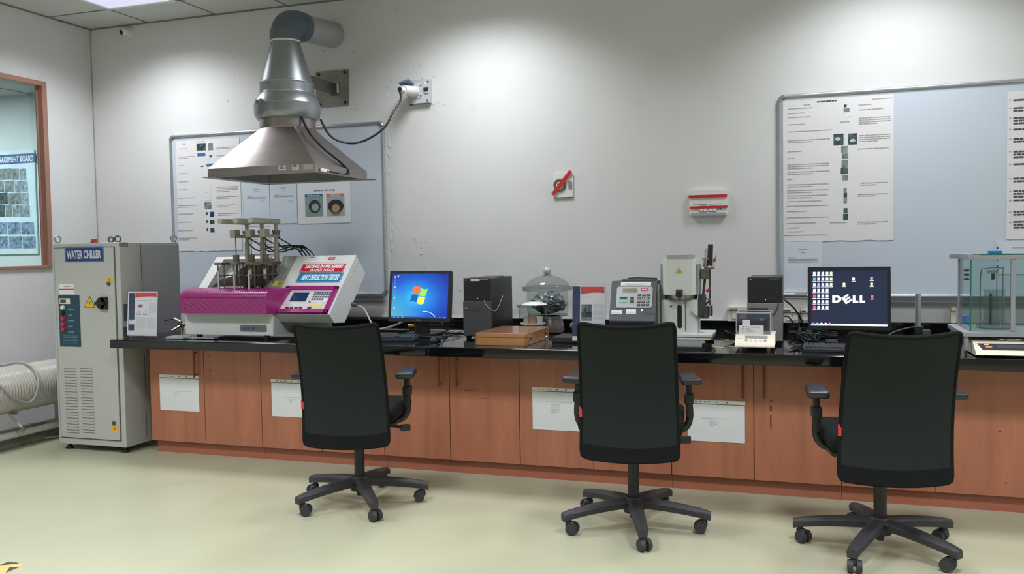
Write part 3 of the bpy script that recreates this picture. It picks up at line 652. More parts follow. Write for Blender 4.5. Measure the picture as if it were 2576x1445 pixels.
x, z = DR.uv(259.5, 763); mb = MB(); mb.cyl((x, CY0 - .006, z), (x, CY0 - .03, z), .043, black, .04, 32); mb.box(x, x + .042, CY0 - .03, CY0 - .006, z - .043, z + .043, black, .004); mb.box(x - .035, x + .035, CY0 - .052, CY0 - .03, z - .011, z + .011, black, .004); mb.build('rotary_switch', dr)
for (px, kv) in (((266, 697, 285, 709), 714), ((279, 1071, 298, 1084), 1065)):
    mb = MB(); mb.rect(DR, DR.box(*px), yel, .001); b = DR.box(*px); tri(mb, DR, (b[0] + b[2]) / 2, (b[1] + b[3]) / 2 - .004, .012, mat('dark_yellow_print', (150, 110, 30), .5), .0016); mb.build('warning_sticker', dr)
    x, z = DR.uv((px[0] + px[2]) / 2 - (1 if kv < 1000 else 1), kv); mb = MB(); mb.cyl((x, CY0 - .006, z), (x, CY0 - .016, z), .013, mat('lock_grey', (90, 92, 94), .4, .5)); mb.build('lock', dr)
mb = MB(); b = DR.box(148, 715, 186, 741); mb.rect(DR, b, paper, .0008); mb.rect(DR, DR.box(149, 727, 186, 729.5), red, .0012); mb.rect(DR, DR.box(160, 720, 178, 722.5), ink, .0012); mb.build('caution_label', dr)
mb = MB(); b = CS.box(299, 610, 322, 621); mb.rect(CS, b, mat('rating_plate_grey', (120, 122, 120), .4), .001); mb.build('rating_plate', t)
mb = MB(); mb.rect(CS, CS.box(311, 765, 324, 808), mat('dark_side_label', (76, 82, 86), .5), .001); mb.rect(CS, CS.box(311, 823, 324, 848), mat('dark_side_label', (0, 0, 0)), .001); mb.build('side_label', t)
for (x, y) in ((CX0 + .05, CY0 + .05), (CX1 - .05, CY0 + .05), (CX0 + .05, CY1 - .05), (CX1 - .05, CY1 - .05)): mb = MB(); mb.cyl((x, y, 0), (x, y, .02), .026, black, .022); mb.cyl((x, y, .02), (x, y, CZ0 + .002), .012, black); mb.build('foot', t)
for (x, y) in ((CX0 + .02, CY0 + .04), (CX1 - .02, CY1 - .03)):
    mb = MB(); mb.cyl((x, y, CZ1), (x, y, CZ1 + .012), .016, galv); mb.torus((x, y, CZ1 + .032), .020, .006, galv, Matrix.Rotation(PI / 2, 4, 'X') @ Matrix.Rotation(.6, 4, 'Y')); mb.build('eye_bolt', t)
q = at(237, 603, 'y', -.98); mb = MB(); mb.box(q.x - .022, q.x + .022, -1.0, -.96, CZ1, CZ1 + .006, black); mb.cyl((q.x, -.98, CZ1 + .006), (q.x, -.98, CZ1 + .028), .021, mat('red_lamp', (0, 0, 0)), .02); mb.build('warning_light', t)
for (u, du, r) in ((279, 0, .019), (296, 0, .022)):
    q = at(u, 598, 'y', -.75); mb = MB(); mb.torus((q.x, -.75, CZ1 + r + .008), r, .0065, mat('dark_rubber_ring', (70, 72, 74), .5), Matrix.Rotation(PI / 2, 4, 'X') @ Matrix.Rotation(.25, 4, 'Y')); mb.cyl((q.x, -.75, CZ1), (q.x, -.75, CZ1 + .01), .012, galv); mb.build('hose_ring', t)

# ------------------------------------------------------------------ ribbed suction hose by the left wall
hose_m = mat('translucent_ribbed_hose', (178, 174, 168), .2, var=.06, vscale=7, spec=.7)
t = thing('suction_hose', 'thick translucent ribbed hose lying along the left wall behind the chiller', 'hose', (.28, -1.6, .2))
HX, HZ, HR = .30, .418, .165
mb = MB(); prof = []
n = 440; y0, y1 = -3.0, -.42
for i in range(n + 1): y = y0 + (y1 - y0) * i / n; prof.append((HR + .0035 * math.cos(i * PI / 2), y))
mb.lathe(prof, (HX, 0, HZ), hose_m, 40, Matrix.Rotation(-PI / 2, 4, 'X') @ Matrix.Diagonal((1, 1, 1, 1)))
mb.build('hose_wall', t, angle=60)
for y in (-.62, -1.9):
    mb = MB(); mb.box(HX - .17, HX - .13, y - .02, y + .02, .075, HZ + .05, cg, .003); mb.box(HX + .0, HX + .03, y - .02, y + .02, .075, HZ - HR + .003, cg, .003); mb.box(HX - .17, HX + .06, y - .02, y + .02, HZ - HR - .03, HZ - HR - .001, cg, .003); mb.build('stand', t)
t2 = MB()
pts = [(.36, -3.6, .10), (.36, -2, .10), (.36, -1.2, .10), (.36, -.3, .10)]
t2.cyl(pts[0], pts[-1], .024, mat('white_painted_pipe', (200, 200, 196), .4)); tag(t2.build('floor_pipe'), 'white pipe running low along the kerb of the left wall', 'pipe')
def on_hose(u, v, r):
    d = RT * ((u - 1288) / FPX) + UP * (-(v - 722.5) / FPX) + FW; ox, oz = CAM.x - HX, CAM.z - HZ
    A = d.x ** 2 + d.z ** 2; B = 2 * (ox * d.x + oz * d.z); Cc = ox * ox + oz * oz - r * r; D = B * B - 4 * A * Cc
    tt = (-B - math.sqrt(D)) / (2 * A) if D > 0 else -B / (2 * A)
    return CAM + d * tt
ring = [on_hose(u, v, HR + .016) for u, v in ((-28, 948), (0, 969), (15, 985), (35, 1003), (58, 1013), (76, 1012), (90, 995), (96, 965), (92, 942), (80, 924), (60, 914), (42, 912), (22, 916))]
ring.append(Vector((HX - .02, ring[-1].y - .06, HZ + HR + .014))); ring.append(Vector((HX - .02, ring[0].y + .05, HZ + HR + .014))); ring.append(ring[0])
t2 = MB(); t2.tube(ring, .0085, cable_g, 8, 4)
t2.tube([(.33, -1.16, HZ - HR - .012), at(25, 1044, 'x', .40), at(42, 1062, 'x', .42), at(58, 1079, 'x', .44), at(72, 1091, 'z', .014), at(88, 1100, 'z', .012), at(115, 1103, 'z', .012), at(146, 1098, 'z', .012), at(175, 1098, 'z', .012)], .0085, cable_g, 8)
tag(t2.build('grey_cable'), 'grey cable looped round the ribbed hose and trailing on the floor', 'cable')

# ------------------------------------------------------------------ extraction hood
HXc, HYc = 2.298, -.635
t = thing('extraction_hood', 'steel extraction hood with fan and pipe above the heat deflection tester', 'extraction hood', (HXc, HYc, 1.86))
RX0, RX1, RY0, RY1, RZ0, RZ1 = 1.895, 2.715, -.985, -.285, 1.878, 1.932
mb = MB(); n = 48; TOPZ = 2.212; r = .186; V = []; F = []
per = []
for k in range(n):
    a = 2 * PI * k / n; c_, s_ = math.cos(a), math.sin(a); m_ = max(abs(c_), abs(s_)); sx, sy = c_ / m_, s_ / m_
    per.append((((RX0 + RX1) / 2 + sx * (RX1 - RX0) / 2), ((RY0 + RY1) / 2 + sy * (RY1 - RY0) / 2)))
for k in range(n):
    a = 2 * PI * k / n; V.append((HXc + r * math.cos(a), HYc + r * math.sin(a), TOPZ))
for (z) in (RZ1, RZ0): V += [(x, y, z) for x, y in per]
for k in range(n):
    j = (k + 1) % n
    for q in (0, 1): F.append((q * n + k, q * n + j, (q + 1) * n + j, (q + 1) * n + k))
mb.add(V, F, steel)
# inner lining
o = 3 * n; V2 = [(HXc + (r - .006) * math.cos(2 * PI * k / n), HYc + (r - .006) * math.sin(2 * PI * k / n), TOPZ - .004) for k in range(n)] + [((x - HXc) * .985 + HXc, (y - HYc) * .985 + HYc, RZ0) for x, y in per]
mb.add(V2, [(k, (k + 1) % n, n + (k + 1) % n, n + k) for k in range(n)], mat('dull_hood_lining', (120, 122, 116), .5, .6))
cn = mb.build('canopy', t, angle=22)
mb = MB()
for (a, b2, c2, d2) in ((RX0 - .05, RX0, RY0, RY1 + .03), (RX1, RX1 + .05, RY0, RY1 + .03), (RX0 - .05, RX1 + .05, RY1, RY1 + .05), (RX0, RX1, RY0 - .004, RY0 + .01)): mb.box(a, b2, c2, d2, RZ0 - .004, RZ0 - .001, steel)
mb.build('flange', t)
mb = MB(); mb.lathe([(.189, 2.29), (.190, 2.216), (.187, 2.209)], (HXc, HYc, 0), steel, 48); mb.build('collar', t)
mb = MB(); mb.lathe([(.178, 2.276), (.204, 2.278), (.219, 2.298), (.225, 2.33), (.225, 2.372), (.227, 2.376), (.223, 2.382), (.216, 2.408), (.192, 2.440), (.185, 2.450), (.187, 2.456), (.184, 2.462), (.182, 2.518), (.186, 2.523), (.184, 2.531), (.177, 2.534)], (HXc, HYc, 0), galv, 56); mb.build('fan_housing', t, angle=28)
mb = MB(); mb.lathe([(.178, 2.533), (.099, 2.798), (.098, 2.812)], (HXc, HYc, 0), galv, 48); mb.build('cone', t)
mb = MB(); mb.lathe([(.101, 2.806), (.102, 2.818)], (HXc, HYc, 0), white_pl, 40); mb.build('seal_ring', t)
mb = MB(); pz = 2.950; pts = [(HXc, HYc, 2.818), (HXc, HYc, 2.84)]
for k in range(0, 13): a = (k / 12) * PI / 2; pts.append((HXc, HYc + .105 - .105 * math.cos(a), pz - .105 + .105 * math.sin(a)))
pts += [(HXc, HYc + .16, pz + .004)]
mb.tube(pts, .101, pvc, 36, 1); mb.lathe([(.105, 2.818), (.105, 2.885), (.102, 2.89)], (HXc, HYc, 0), pvc, 36)
mb.cyl((HXc, HYc + .13, pz + .004), (HXc + .002, HYc + .21, pz + .010), .105, pvc, n=36); mb.build('elbow', t, angle=50)
mb = MB(); mb.cyl((HXc + .002, HYc + .18, pz + .008), (2.307, -.002, 3.0), .094, pvc2, n=36); mb.build('pipe', t)
mb = MB()
for k in (-1, 1):
    a = math.radians(-112 + k * 6); mb.cyl((HXc + .220 * math.cos(a), HYc + .220 * math.sin(a), 2.388), (HXc + .235 * math.cos(a), HYc + .235 * math.sin(a), 2.388), .008, galv, n=8)
a = math.radians(-112); mb.obox(Matrix.Translation((HXc + .223 * math.cos(a), HYc + .223 * math.sin(a), 2.383)) @ Matrix.Rotation(a + PI / 2, 4, 'Z'), .08, .006, .02, galv); mb.build('clasp', t)
HF = Frame((0, RY0 - .0006, 0), (1, 0, 0), (0, 0, 1))
for (px, m) in (((701, 416, 719, 428), paper), ((735, 415, 752, 427), paper), ((763, 413, 789, 426), mat('aged_tape', (176, 176, 170), .3))):
    mb = MB(); b = HF.box(*px); mb.rect(HF, b, m, .0005)
    if px[0] < 760:
        for k in range(3): mb.rect(HF, (b[0] + .006, b[1] + .008 + k * .009, b[2] - .008 - k * .004, b[1] + .012 + k * .009), inkd, .001)
    mb.build('sticker', t)
mb = MB(); mb.tube([(HXc + .17, HYc - .09, 2.29), (HXc + .20, HYc - .11, 2.23), (HXc + .28, HYc - .16, 2.14), (HXc + .35, HYc - .12, 2.05), (HXc + .40, HYc - .02, 1.98), (RX1 - .0, HYc + .08, 1.92), (RX1 + .012, HYc + .04, 1.885), (RX1 + .004, HYc - .08, 1.888), (RX1 + .006, HYc - .22, 1.892)], .0075, cable_m, 8); mb.build('cable', t)
mb = MB(); mb.box(RX1 + .001, RX1 + .012, RY0 + .06, RY0 + .16, 1.885, 1.905, white_pl, .002); mb.build('cable_tag', t)

# ------------------------------------------------------------------ heat deflection tester
hw = mat('warm_white_enamel', (206, 208, 206), .38, var=.02)
hg = mat('greenish_enamel_and_shading', (150, 155, 148), .4, var=.03)
mag = mat('magenta_enamel', (146, 32, 110), .32, var=.05, spec=.5, coat=.2)
magd = mat('perforation_hole', (70, 12, 44), .7)
dst = mat('stained_steel', (120, 110, 100), .4, .8, var=.25, vscale=20)
dark_tank = mat('oily_dark_steel', (98, 86, 76), .4, .6, var=.3, vscale=12)
t = thing('heat_deflection_tester', 'white and magenta heat deflection tester with sloped control console', 'testing machine', (2.2, -.85, W))
X0, X1 = 1.672, 2.80
mb = MB()
mb.side([(-1.03, .822), (-1.03, .972), (-.80, .822)], 1.712, 2.398, hw); mb.side([(-1.028, .822), (-.80, .822), (-.80, .972), (-1.028, .972)], 1.713, 1.9, hw)
mb.build('front_base', t)
mb = MB(); mb.side([(-.93, .90), (-.82, .824), (-.66, .824), (-.66, .98), (-.90, .95)], 1.75, 2.62, hg)
mb.side([(-.998, .961), (-.936, .902), (-.803, .893), (-.501, 1.21), (-.625, 1.338)], 2.205, X1, hw)     # console body
mb.side([(-.998, .961), (-.936, .902), (-.803, .893), (-.501, 1.21), (-.625, 1.338)], X0, 1.745, hw)
mb.side([(-.86, 1.03), (-.55, 1.345 - .05), (-.501, 1.21), (-.80, .90)], 1.745, 2.205, hw)
mb.side([(-.640, 1.323), (-.625, 1.338), (-.501, 1.21), (-.515, 1.198)], 1.745, 2.205, hw)
SF = Frame((0, -.998, .961), (1, 0, 0), (0, .373, .377))
mb.rect(SF, (2.206, .17, 2.34, .528), hg, .0008); mb.rect(SF, (2.3385, .17, 2.3405, .528), inkd, .0012)  # greenish panel left of the seam: shading of the console painted as colour
sideF = Frame((X1, 0, 0), (0, 1, 0), (0, 0, 1))
for k in range(7): y = -.70 + .018 * k; z = 1.19 + .018 * k; mb.poly(sideF, [(y, z), (y + .012, z - .004), (y + .014, z), (y + .002, z + .004)], mat('vent_slit', (130, 132, 136), .5), .0008)
mb.build('housing', t, angle=20)
mb = MB()                                                   # bath
mb.box(1.76, 2.20, -.99, -.70, .98, 1.07, dark_tank); mb.side([(-.86, 1.06), (-.70, 1.22), (-.66, 1.20), (-.70, 1.06)], 1.86, 2.20, dark_tank)
YP = -.785; BPf = Frame((0, YP, 0), (1, 0, 0), (0, 0, 1)); pp = [BPf.uv(u, v) for u, v in ((533, 722), (558, 703), (588, 694), (610, 672), (632, 667), (672, 667), (697, 670), (676, 722))]
mb.prism(BPf, pp, -.004, 0, dark_tank)
mb.build('oil_bath', t)
mb = MB()                                                   # magenta guard
prof = [(-1.10, .968), (-1.108, 1.06), (-1.104, 1.085), (-1.092, 1.105), (-1.07, 1.120), (-1.04, 1.128), (-.93, 1.132), (-.93, 1.12), (-1.04, 1.116), (-1.065, 1.108), (-1.084, 1.095), (-1.094, 1.075), (-1.096, 1.06), (-1.09, .968)]
mb.side(prof, 1.735, 2.405, mag)
mb.add([(1.735, y, z) for y, z in prof[:7]] + [(1.712, -1.08, .968), (1.712, -1.085, 1.05), (1.716, -1.07, 1.09), (1.735, -.98, 1.128)], [(0, 1, 8, 7), (1, 2, 3, 9, 8), (3, 4, 5, 6, 10, 9)], mag)
mb.add([(1.712, -1.08, .968), (1.712, -1.085, 1.05), (1.716, -1.07, 1.09), (1.735, -.98, 1.128), (1.712, -.93, 1.128), (1.712, -.93, .968)], [(0, 1, 2, 3, 4, 5)], mag)
P0 = [(2.405, y, z) for y, z in prof[:7]]
mb.add(P0 + [(2.41, -.985, .965), (2.43, -.90, 1.05), (2.44, -.84, 1.12), (2.41, -.93, 1.132)], [(0, 1, 8, 7), (1, 2, 3, 4, 9, 8), (4, 5, 6, 10, 9)], mag)
GF = Frame((0, -1.1045, 0), (1, 0, 0), (0, -.086, 1))
for i in range(37):
    x = 1.765 + i * .0172
    for j in range(6): z = .990 + j * .0125; mb.disc(Frame((0, -1.1005 - (j * .0125 + .01) * .087 - .0006, 0), (1, 0, 0), (0, 0, 1)), x, z, .0030 if i else .0042, magd if (i == 0 or (i + j) % 3) else mat('guard_glint', (190, 120, 160), .4), .0006, 6)
    for (y, z, ny) in ((-1.1072, 1.074, .3), (-1.0995, 1.096, .8), (-1.0825, 1.1135, 1.4)):
        Fd = Frame((0, y, z), (1, 0, 0), (0, math.sin(ny), math.cos(ny))); mb.disc(Fd, x, 0, .0047, magd, .001, 8)
mb.build('perforated_guard', t, angle=40)
mb = MB(); Bf = Frame((0, -1.03, 0), (1, 0, 0), (0, 0, 1)); b = Bf.box(604, 818, 671, 834.5); mb.rrect(Bf, b, .013, .0005, .003, mat('badge_grey', (112, 112, 112), .4, .3))
mb.text(Bf, 'CEAST', (b[0] + .018, b[1] + .011, b[0] + .088, b[3] - .012), navy, .0036, .02); mb.rrect(Bf, (b[0] + .094, b[1] + .012, b[0] + .114, b[3] - .012), .004, .003, .0034, navy); mb.text(Bf, 'hV3', (b[0] + .125, b[1] + .013, b[0] + .165, b[3] - .014), mat('faded_print', (86, 88, 96), .5), .0036, .0); mb.build('badge', t)
def quad_s(px): return SF.box(*px)
mb = MB()                                                   # magenta console frame
a0, a1, s0, s1 = 2.390, 2.786, .002, .234
mb.rrect(SF, (a0, s0, a1, s1), .004, .0005, .006, mag)
for bb in ((a0, s0, a1, s0 + .03), (a0, s1 - .03, a1, s1), (a0, s0, a0 + .03, s1), (a1 - .03, s0, a1, s1)): mb.rrect(SF, bb, .003, .006, .018, mag)
for x in (a0 + .055, a1 - .06): mb.disc(SF, x, s1 - .015, .005, magd, .0185, 8)
cf = mb.build('console_frame', t)
mb = MB(); kx0, kx1, ks0, ks1 = a0 + .03, a1 - .03, s0 + .03, s1 - .03; kw, kh = kx1 - kx0, ks1 - ks0
mb.rect(SF, (kx0, ks0, kx1, ks1), mat('keypad_membrane', (206, 200, 206), .4), .0068)
kd = mat('dark_key', (70, 74, 84), .5)
for j in range(4):
    for i in range(7 if j < 3 else 5): x = kx0 + kw * (.60 + i * .055); y = ks1 - kh * (.09 + .11 * j); mb.rect(SF, (x, y - kh * .08, x + kw * .045, y), kd, .0074)
for i in (0, 1, 2, 3): x = kx0 + kw * (.11 + i * .10); mb.rrect(SF, (x, ks0 + kh * .05, x + kw * .08, ks0 + kh * .16), .002, .0070, .0078, mat('dark_magenta_key', (96, 30, 66), .5))
x = kx0 + kw * .60; mb.rrect(SF, (x, ks0 + kh * .05, x + kw * .09, ks0 + kh * .16), .002, .0070, .0078, mat('dark_magenta_key', (0, 0, 0)))
mb.rect(SF, (kx0 + kw * .62, ks0 + kh * .1, kx0 + kw * .9, ks0 + kh * .28), mat('pale_yellow_sticker', (216, 204, 120), .5), .0071); mb.rect(SF, (kx0 + .006, ks0 + kh * .04, kx0 + .026, ks0 + kh * .16), mat('pale_yellow_sticker', (0, 0, 0)), .0071)
mb.rect(SF, (kx0 + kw * .88, ks0 + kh * .45, kx0 + kw * .95, ks0 + kh * .6), paper, .0078); mb.rect(SF, (kx0 + kw * .03, ks0 + kh * .27, kx0 + kw * .2, ks0 + kh * .285), ink, .0072)
mb.rect(SF, (kx0 + kw * .565, ks0 + kh * .37, kx0 + kw * .615, ks0 + kh * .42), inkd, .0072)
kp = mb.build('keypad', cf)
mb = MB(); mb.rrect(SF, (kx0 + kw * .13, ks0 + kh * .42, kx0 + kw * .49, ks0 + kh * .87), .002, .0068, .0085, mat('dark_blue_screen', (22, 44, 78), .2, emit=(22, 44, 78), estr=.15)); mb.build('screen', cf)
def sl(b, m, z, name, extra=None, skew=0):
    mb = MB(); mb.rrect(SF, b, .003, .0005, z, m)
    if extra: extra(mb, b)
    return mb.build(name, t)
rb = quad_s((758, 664.5, 867, 685.2))
def ext(mb, b):
    w_ = b[2] - b[0]; h_ = b[3] - b[1]
    for k in (0, 1): mb.rect(SF, (b[0] + .005, b[1] + .004 + k * (h_ - .010), b[2] - .005, b[1] + .0055 + k * (h_ - .010)), paper, .0024); mb.rect(SF, (b[0] + .005 + k * (w_ - .0115), b[1] + .004, b[0] + .0065 + k * (w_ - .0115), b[3] - .0045), paper, .0024)
sl(rb, mat('sign_red', (190, 26, 44), .4), .002, 'warning_sign', lambda mb, b: (ext(mb, b), mb.text(SF, 'TESTING IN PROGRESS', (b[0] + .022, b[1] + .036, b[2] - .018, b[3] - .009), paper, .0028, .065, .12), mb.text(SF, 'DO NOT TOUCH', (b[0] + .080, b[1] + .009, b[2] - .075, b[1] + .031), paper, .0028, .05, .12)))
bb = quad_s((749, 686.2, 860, 711.5))
sl(bb, mat('sign_cyan_blue', (28, 120, 164), .4), .002, 'name_sign', lambda mb, b: (ext(mb, b), mb.text(SF, 'HEAT DEFLECTION TESTER', (b[0] + .03, b[1] + .018, b[2] - .022, b[3] - .018), mat('pale_cyan_lettering', (204, 232, 244), .4), .0028, .055, .12)))
def logo(mb, b):
    w_ = b[2] - b[0]; h_ = b[3] - b[1]
    for (p, q) in (((.12, .15), (.5, .85)), ((.5, .85), (.12, .85)), ((.5, .15), (.12, .85)), ((.55, .15), (.92, .5)), ((.92, .15), (.55, .5)), ((.55, .5), (.92, .85))):
        x, y = b[0] + p[0] * w_, b[1] + p[1] * h_; X, Y = b[0] + q[0] * w_, b[1] + q[1] * h_
        mb.poly(SF, [(x, y), (x + w_ * .09, y), (X + w_ * .09, Y), (X, Y)], paper, .0022)
sl((2.60, .490, 2.650, .513), red, .0014, 'maker_mark', logo)
mb = MB(); mb.text(SF, 'TEST RIG', (2.655, .500, 2.69, .507), inkd, .001); 
mb = MB(); mb.rect(SF, (2.44, .495, 2.50, .522), paper, .001); mb.rect(SF, (2.45, .512, 2.485, .518), inkd, .0016); mb.rect(SF, (2.505, .492, 2.565, .522), paper, .001); mb.rect(SF, (2.42, .470, 2.60, .492), paper, .0012); mb.build('paper_label', t)
mb = MB(); nb_ = SF.box(685, 708, 714, 720.5); mb.rect(SF, nb_, mat('pale_yellow_sticker', (0, 0, 0)), .0014); mb.rect(SF, ((nb_[0] + nb_[2]) / 2, nb_[1], nb_[2], nb_[3]), mat('bright_yellow_sticker', (206, 190, 40), .5), .0018); mb.text(SF, '037', ((nb_[0] + nb_[2]) / 2 + .004, nb_[1] + .006, nb_[2] - .004, nb_[3] - .006), mat('olive_print', (120, 110, 20), .5), .0024, .03); mb.build('number_sticker', t)
# test stations
tan = mat('beige_grey_casting', (156, 150, 140), .45, .2, var=.1)
olive = mat('olive_grey_tube', (178, 180, 164), .45, 0, var=.05)
for i, xs in enumerate((2.0, 2.123, 2.237)):
    st = MB(); yb = -.72; yf = -.985; yw = -.848
    st.cyl((xs, yb, 1.10), (xs, yb, 1.56), .013, tan, n=14); st.cyl((xs, yb - .0, 1.10), (xs, yb, 1.44), .017, tan, n=14)
    s0_ = st.build('post', t)
    mb = MB(); mb.cyl((xs, yb + .03, 1.578), (xs, yf - .03, 1.578), .0185, olive, n=20); mb.build('counterweight_bar', s0_)
    mb = MB(); mb.cyl((xs, yb, 1.502), (xs, yb, 1.518), .029, dst, n=20); mb.cyl((xs, yb, 1.488), (xs, yb, 1.502), .024, dst, n=20); mb.build('collar', s0_)
    mb = MB(); mb.box(xs - .014, xs + .014, yw - .02, yb + .03, 1.468, 1.488, tan, .003); mb.box(xs - .022, xs + .022, yw - .036, yw + .022, 1.468, 1.524, tan, .004); mb.build('dial_arm', s0_)
    mb = MB(); mb.cyl((xs, yw, 1.468), (xs, yw, 1.35), .0035, inkd, n=8); mb.cyl((xs, yw, 1.352), (xs, yw, 1.303), .0205, dst, n=20); mb.cyl((xs, yw, 1.288), (xs, yw, 1.14), .004, dst, n=8); mb.build('weight', s0_)
    mb = MB(); mb.box(xs - .03, xs + .03, yf - .062, yb + .012, 1.288, 1.303, dst, .002); mb.build('upper_plate', s0_)
    mb = MB()
    for (dx, dy) in ((-.024, -.01), (.024, -.01), (-.024, .20), (.024, .20)): mb.cyl((xs + dx, yf + dy - .02, 1.288), (xs + dx, yf + dy - .02, 1.08), .0042, dst, n=8)
    mb.box(xs - .03, xs + .03, yf - .045, yb, 1.212, 1.220, dst, .002); mb.build('specimen_rack', s0_)
    mb = MB(); mb.box(xs - .008, xs + .004, yf - .060, yf - .052, 1.09, 1.250, alum, .001); mb.build('guide_blade', s0_); mb = MB(); mb.box(xs - .012, xs + .006, yf + .12, yf + .128, 1.19, 1.258, paper, .001); mb.build('white_scale', s0_)
    for k in range(2):
        mb = MB(); ex = 2.34 + .03 * i + .03 * k; mb.tube([(xs + .01, yb, 1.47 - k * .04), (xs + .06, yb + .04, 1.43 - k * .05), (xs + .13 - .02 * k, yb + .1, 1.40 + .03 * ((i + k) % 2) - .03), (2.30 + .03 * i, yb + .13, 1.41), (ex, yb + .12, 1.37), (ex + .03, yb + .13, 1.325)], .0045, cable_m, 6); mb.build('sensor_cable', s0_)
mb = MB(); mb.side([(-.66, 1.30), (-.70, 1.26), (-.94, 1.03), (-.92, 1.01)], 2.200, 2.2045, dark_tank); mb.build('splash_plate', t)
for (x, y) in ((1.80, -1.0), (2.33, -1.0), (1.80, -.58), (2.65, -.58)): mb = MB(); mb.cyl((x, y, W + .0003), (x, y, .826), .02, black, n=16); mb.build('foot', t)
mb = MB(); q0 = (2.80, -.72, 1.0); mb.cyl((2.80, -.70, 1.01), (2.835, -.70, 1.0), .014, inkd, n=12); mb.tube([(2.835, -.70, 1.0), (2.90, -.72, .98), (2.98, -.76, .88), (3.05, -.78, .815), (3.15, -.74, .808)], .0055, cable_g, 8); mb.build('mains_cable', t)
# drain tap at the left of the tester
mb = MB(); t = thing('drain_tap', 'brass and steel drain tap with black lever left of the magenta guard', 'tap', (1.69, -.98, W))
mb.cyl((1.711, -.99, .885), (1.66, -1.0, .885), .014, dst); mb.sphere((1.650, -1.0, .885), .022, mat('tarnished_brass', (84, 70, 58), .4, .7)); mb.cyl((1.66, -1.0, .87), (1.675, -1.03, W + .009), .009, dst, .008, 10); mb.build('valve_body', t)
mb = MB(); mb.cyl((1.655, -1.01, .905), (1.615, -1.03, .928), .0095, chrome, n=14); mb.cyl((1.618, -1.03, .926), (1.556, -1.05, .913), .005, black, n=10); mb.build('lever', t)
mb = MB(); mb.cyl((1.655, -1.02, .875), (1.622, -1.06, .848), .010, chrome, n=14); mb.build('spout', t)
mb = MB(); mb.box(1.66, 1.80, -1.17, -1.08, W + .0004, W + .018, alum, .004); mb.box(1.80, 2.02, -1.14, -1.125, W + .006, W + .012, alum, .001); mb.cyl((2.02, -1.132, W + .009), (2.05, -1.132, W + .009), .007, chrome, n=10)
tag(mb.build('specimen_tool'), 'flat steel tool with a long rod lying before the tester base', 'tool')
# ------------------------------------------------------------------ things standing on the worktop
ZW = W + .0003
dgrey = mat('dark_grey_plastic', (62, 64, 66), .5, var=.08)
pcblk = mat('satin_black_case', (26, 27, 28), .38, var=.1)
pcgry = mat('dark_grey_mesh_panel', (66, 68, 70), .5, var=.08, bump=.1, bscale=400)
def tower(x0, x1, yf, yb, z1, label, grille, badge, group):
    t = thing('computer_tower', label, 'computer', ((x0 + x1) / 2, (yf + yb) / 2, W), 0, group)
    F = Frame((0, yf, 0), (1, 0, 0), (0, 0, 1)); zm = W + .016 + (z1 - W - .016) * .60
    mb = MB(); mb.box(x0 + .004, x1 - .004, yf + .02, yb, W + .012, z1 - .002, pcblk, .004); mb.box(x0 + .02, x1 - .05, yf + .05, yb - .03, z1 - .003, z1 + .001, dgrey); mb.build('case', t)
    mb = MB(); mb.box(x0, x1, yf - .004, yf + .02, zm - .002, z1, pcblk, .006); mb.build('upper_bezel', t)
    mb = MB(); mb.box(x0 - .002, x1 + .002, yf - .010, yf + .02, W + .018, zm, grille, .004); mb.build('lower_bezel', t)
    Fu = Frame((0, yf - .0042, 0), (1, 0, 0), (0, 0, 1)); Fl = Frame((0, yf - .0102, 0), (1, 0, 0), (0, 0, 1)); w_ = x1 - x0
    mb = MB(); mb.disc(Fu, x0 + .018, z1 - .014, .004, white_pl, .001, 8); mb.build('power_button', t); mb = MB(); mb.rect(Fu, (x1 - .07, z1 - .012, x1 - .012, z1 - .009), ink, .001)
    if badge: mb.rect(Fu, (x0 + .052, z1 - .020, x0 + .112, z1 - .007), paper, .0012); mb.rect(Fu, (x0 + .06, z1 - .015, x0 + .104, z1 - .012), ink, .0018)
    mb.build('label_strip', t)
    for f in (.12, .20, .62, .70, .78): mb = MB(); mb.rect(Fu, (x0 + w_ * f, zm + .026, x0 + w_ * f + .008, zm + .030), dgrey, .001); mb.build('port', t)
    mb = MB(); mb.disc(Fu, x0 + w_ * .52, zm + .018, .003, mat('tiny_white_lamp', (230, 235, 240), .4, emit=(230, 235, 240), estr=.6), .0012, 8); mb.build('power_lamp', t)
    mb = MB(); mb.rrect(Fl, (x0 + .006, zm - .058, x0 + w_ * .6, zm - .028), .002, 0, .002, dgrey)
    if badge: mb.text(Fl, 'DELL', (x0 + .012, zm - .048, x0 + .034, zm - .039), ink, .0026, .03)
    mb.build('badge', t)
    for (x, y) in ((x0 + .02, yf + .03), (x1 - .02, yf + .03), (x0 + .02, yb - .03), (x1 - .02, yb - .03)): mb = MB(); mb.box(x - .012, x + .012, y - .018, y + .018, ZW, W + .014, black, .003); mb.build('foot', t)
    return t
tower(3.645, 3.829, -.79, -.36, 1.184, 'black computer tower with white label beside the blue screen', pcgry, True, 'computer towers')
mb = MB(); mb.tube([(3.79, -.80, 1.045), (3.80, -.812, 1.02), (3.835, -.80, .985), (3.842, -.75, .975), (3.84, -.68, 1.0), (3.84, -.60, 1.06)], .0022, cable_g, 6); tag(mb.build('thin_grey_cable'), 'thin grey cable hanging from the front ports of the left tower', 'cable')
tower(5.380, 5.570, -.79, -.38, 1.180, 'dark computer tower behind the small balance with draft shield', mat('grey_mesh_panel', (132, 128, 130), .5, var=.08, bump=.1, bscale=400), False, 'computer towers')
mb = MB(); mb.tube([(5.545, -.80, 1.05), (5.548, -.815, 1.02), (5.53, -.82, .98), (5.49, -.83, .94), (5.47, -.83, .915)], .0035, cable_m, 6); tag(mb.build('short_black_cable'), 'short black cable plugged into the front of the right tower', 'cable')

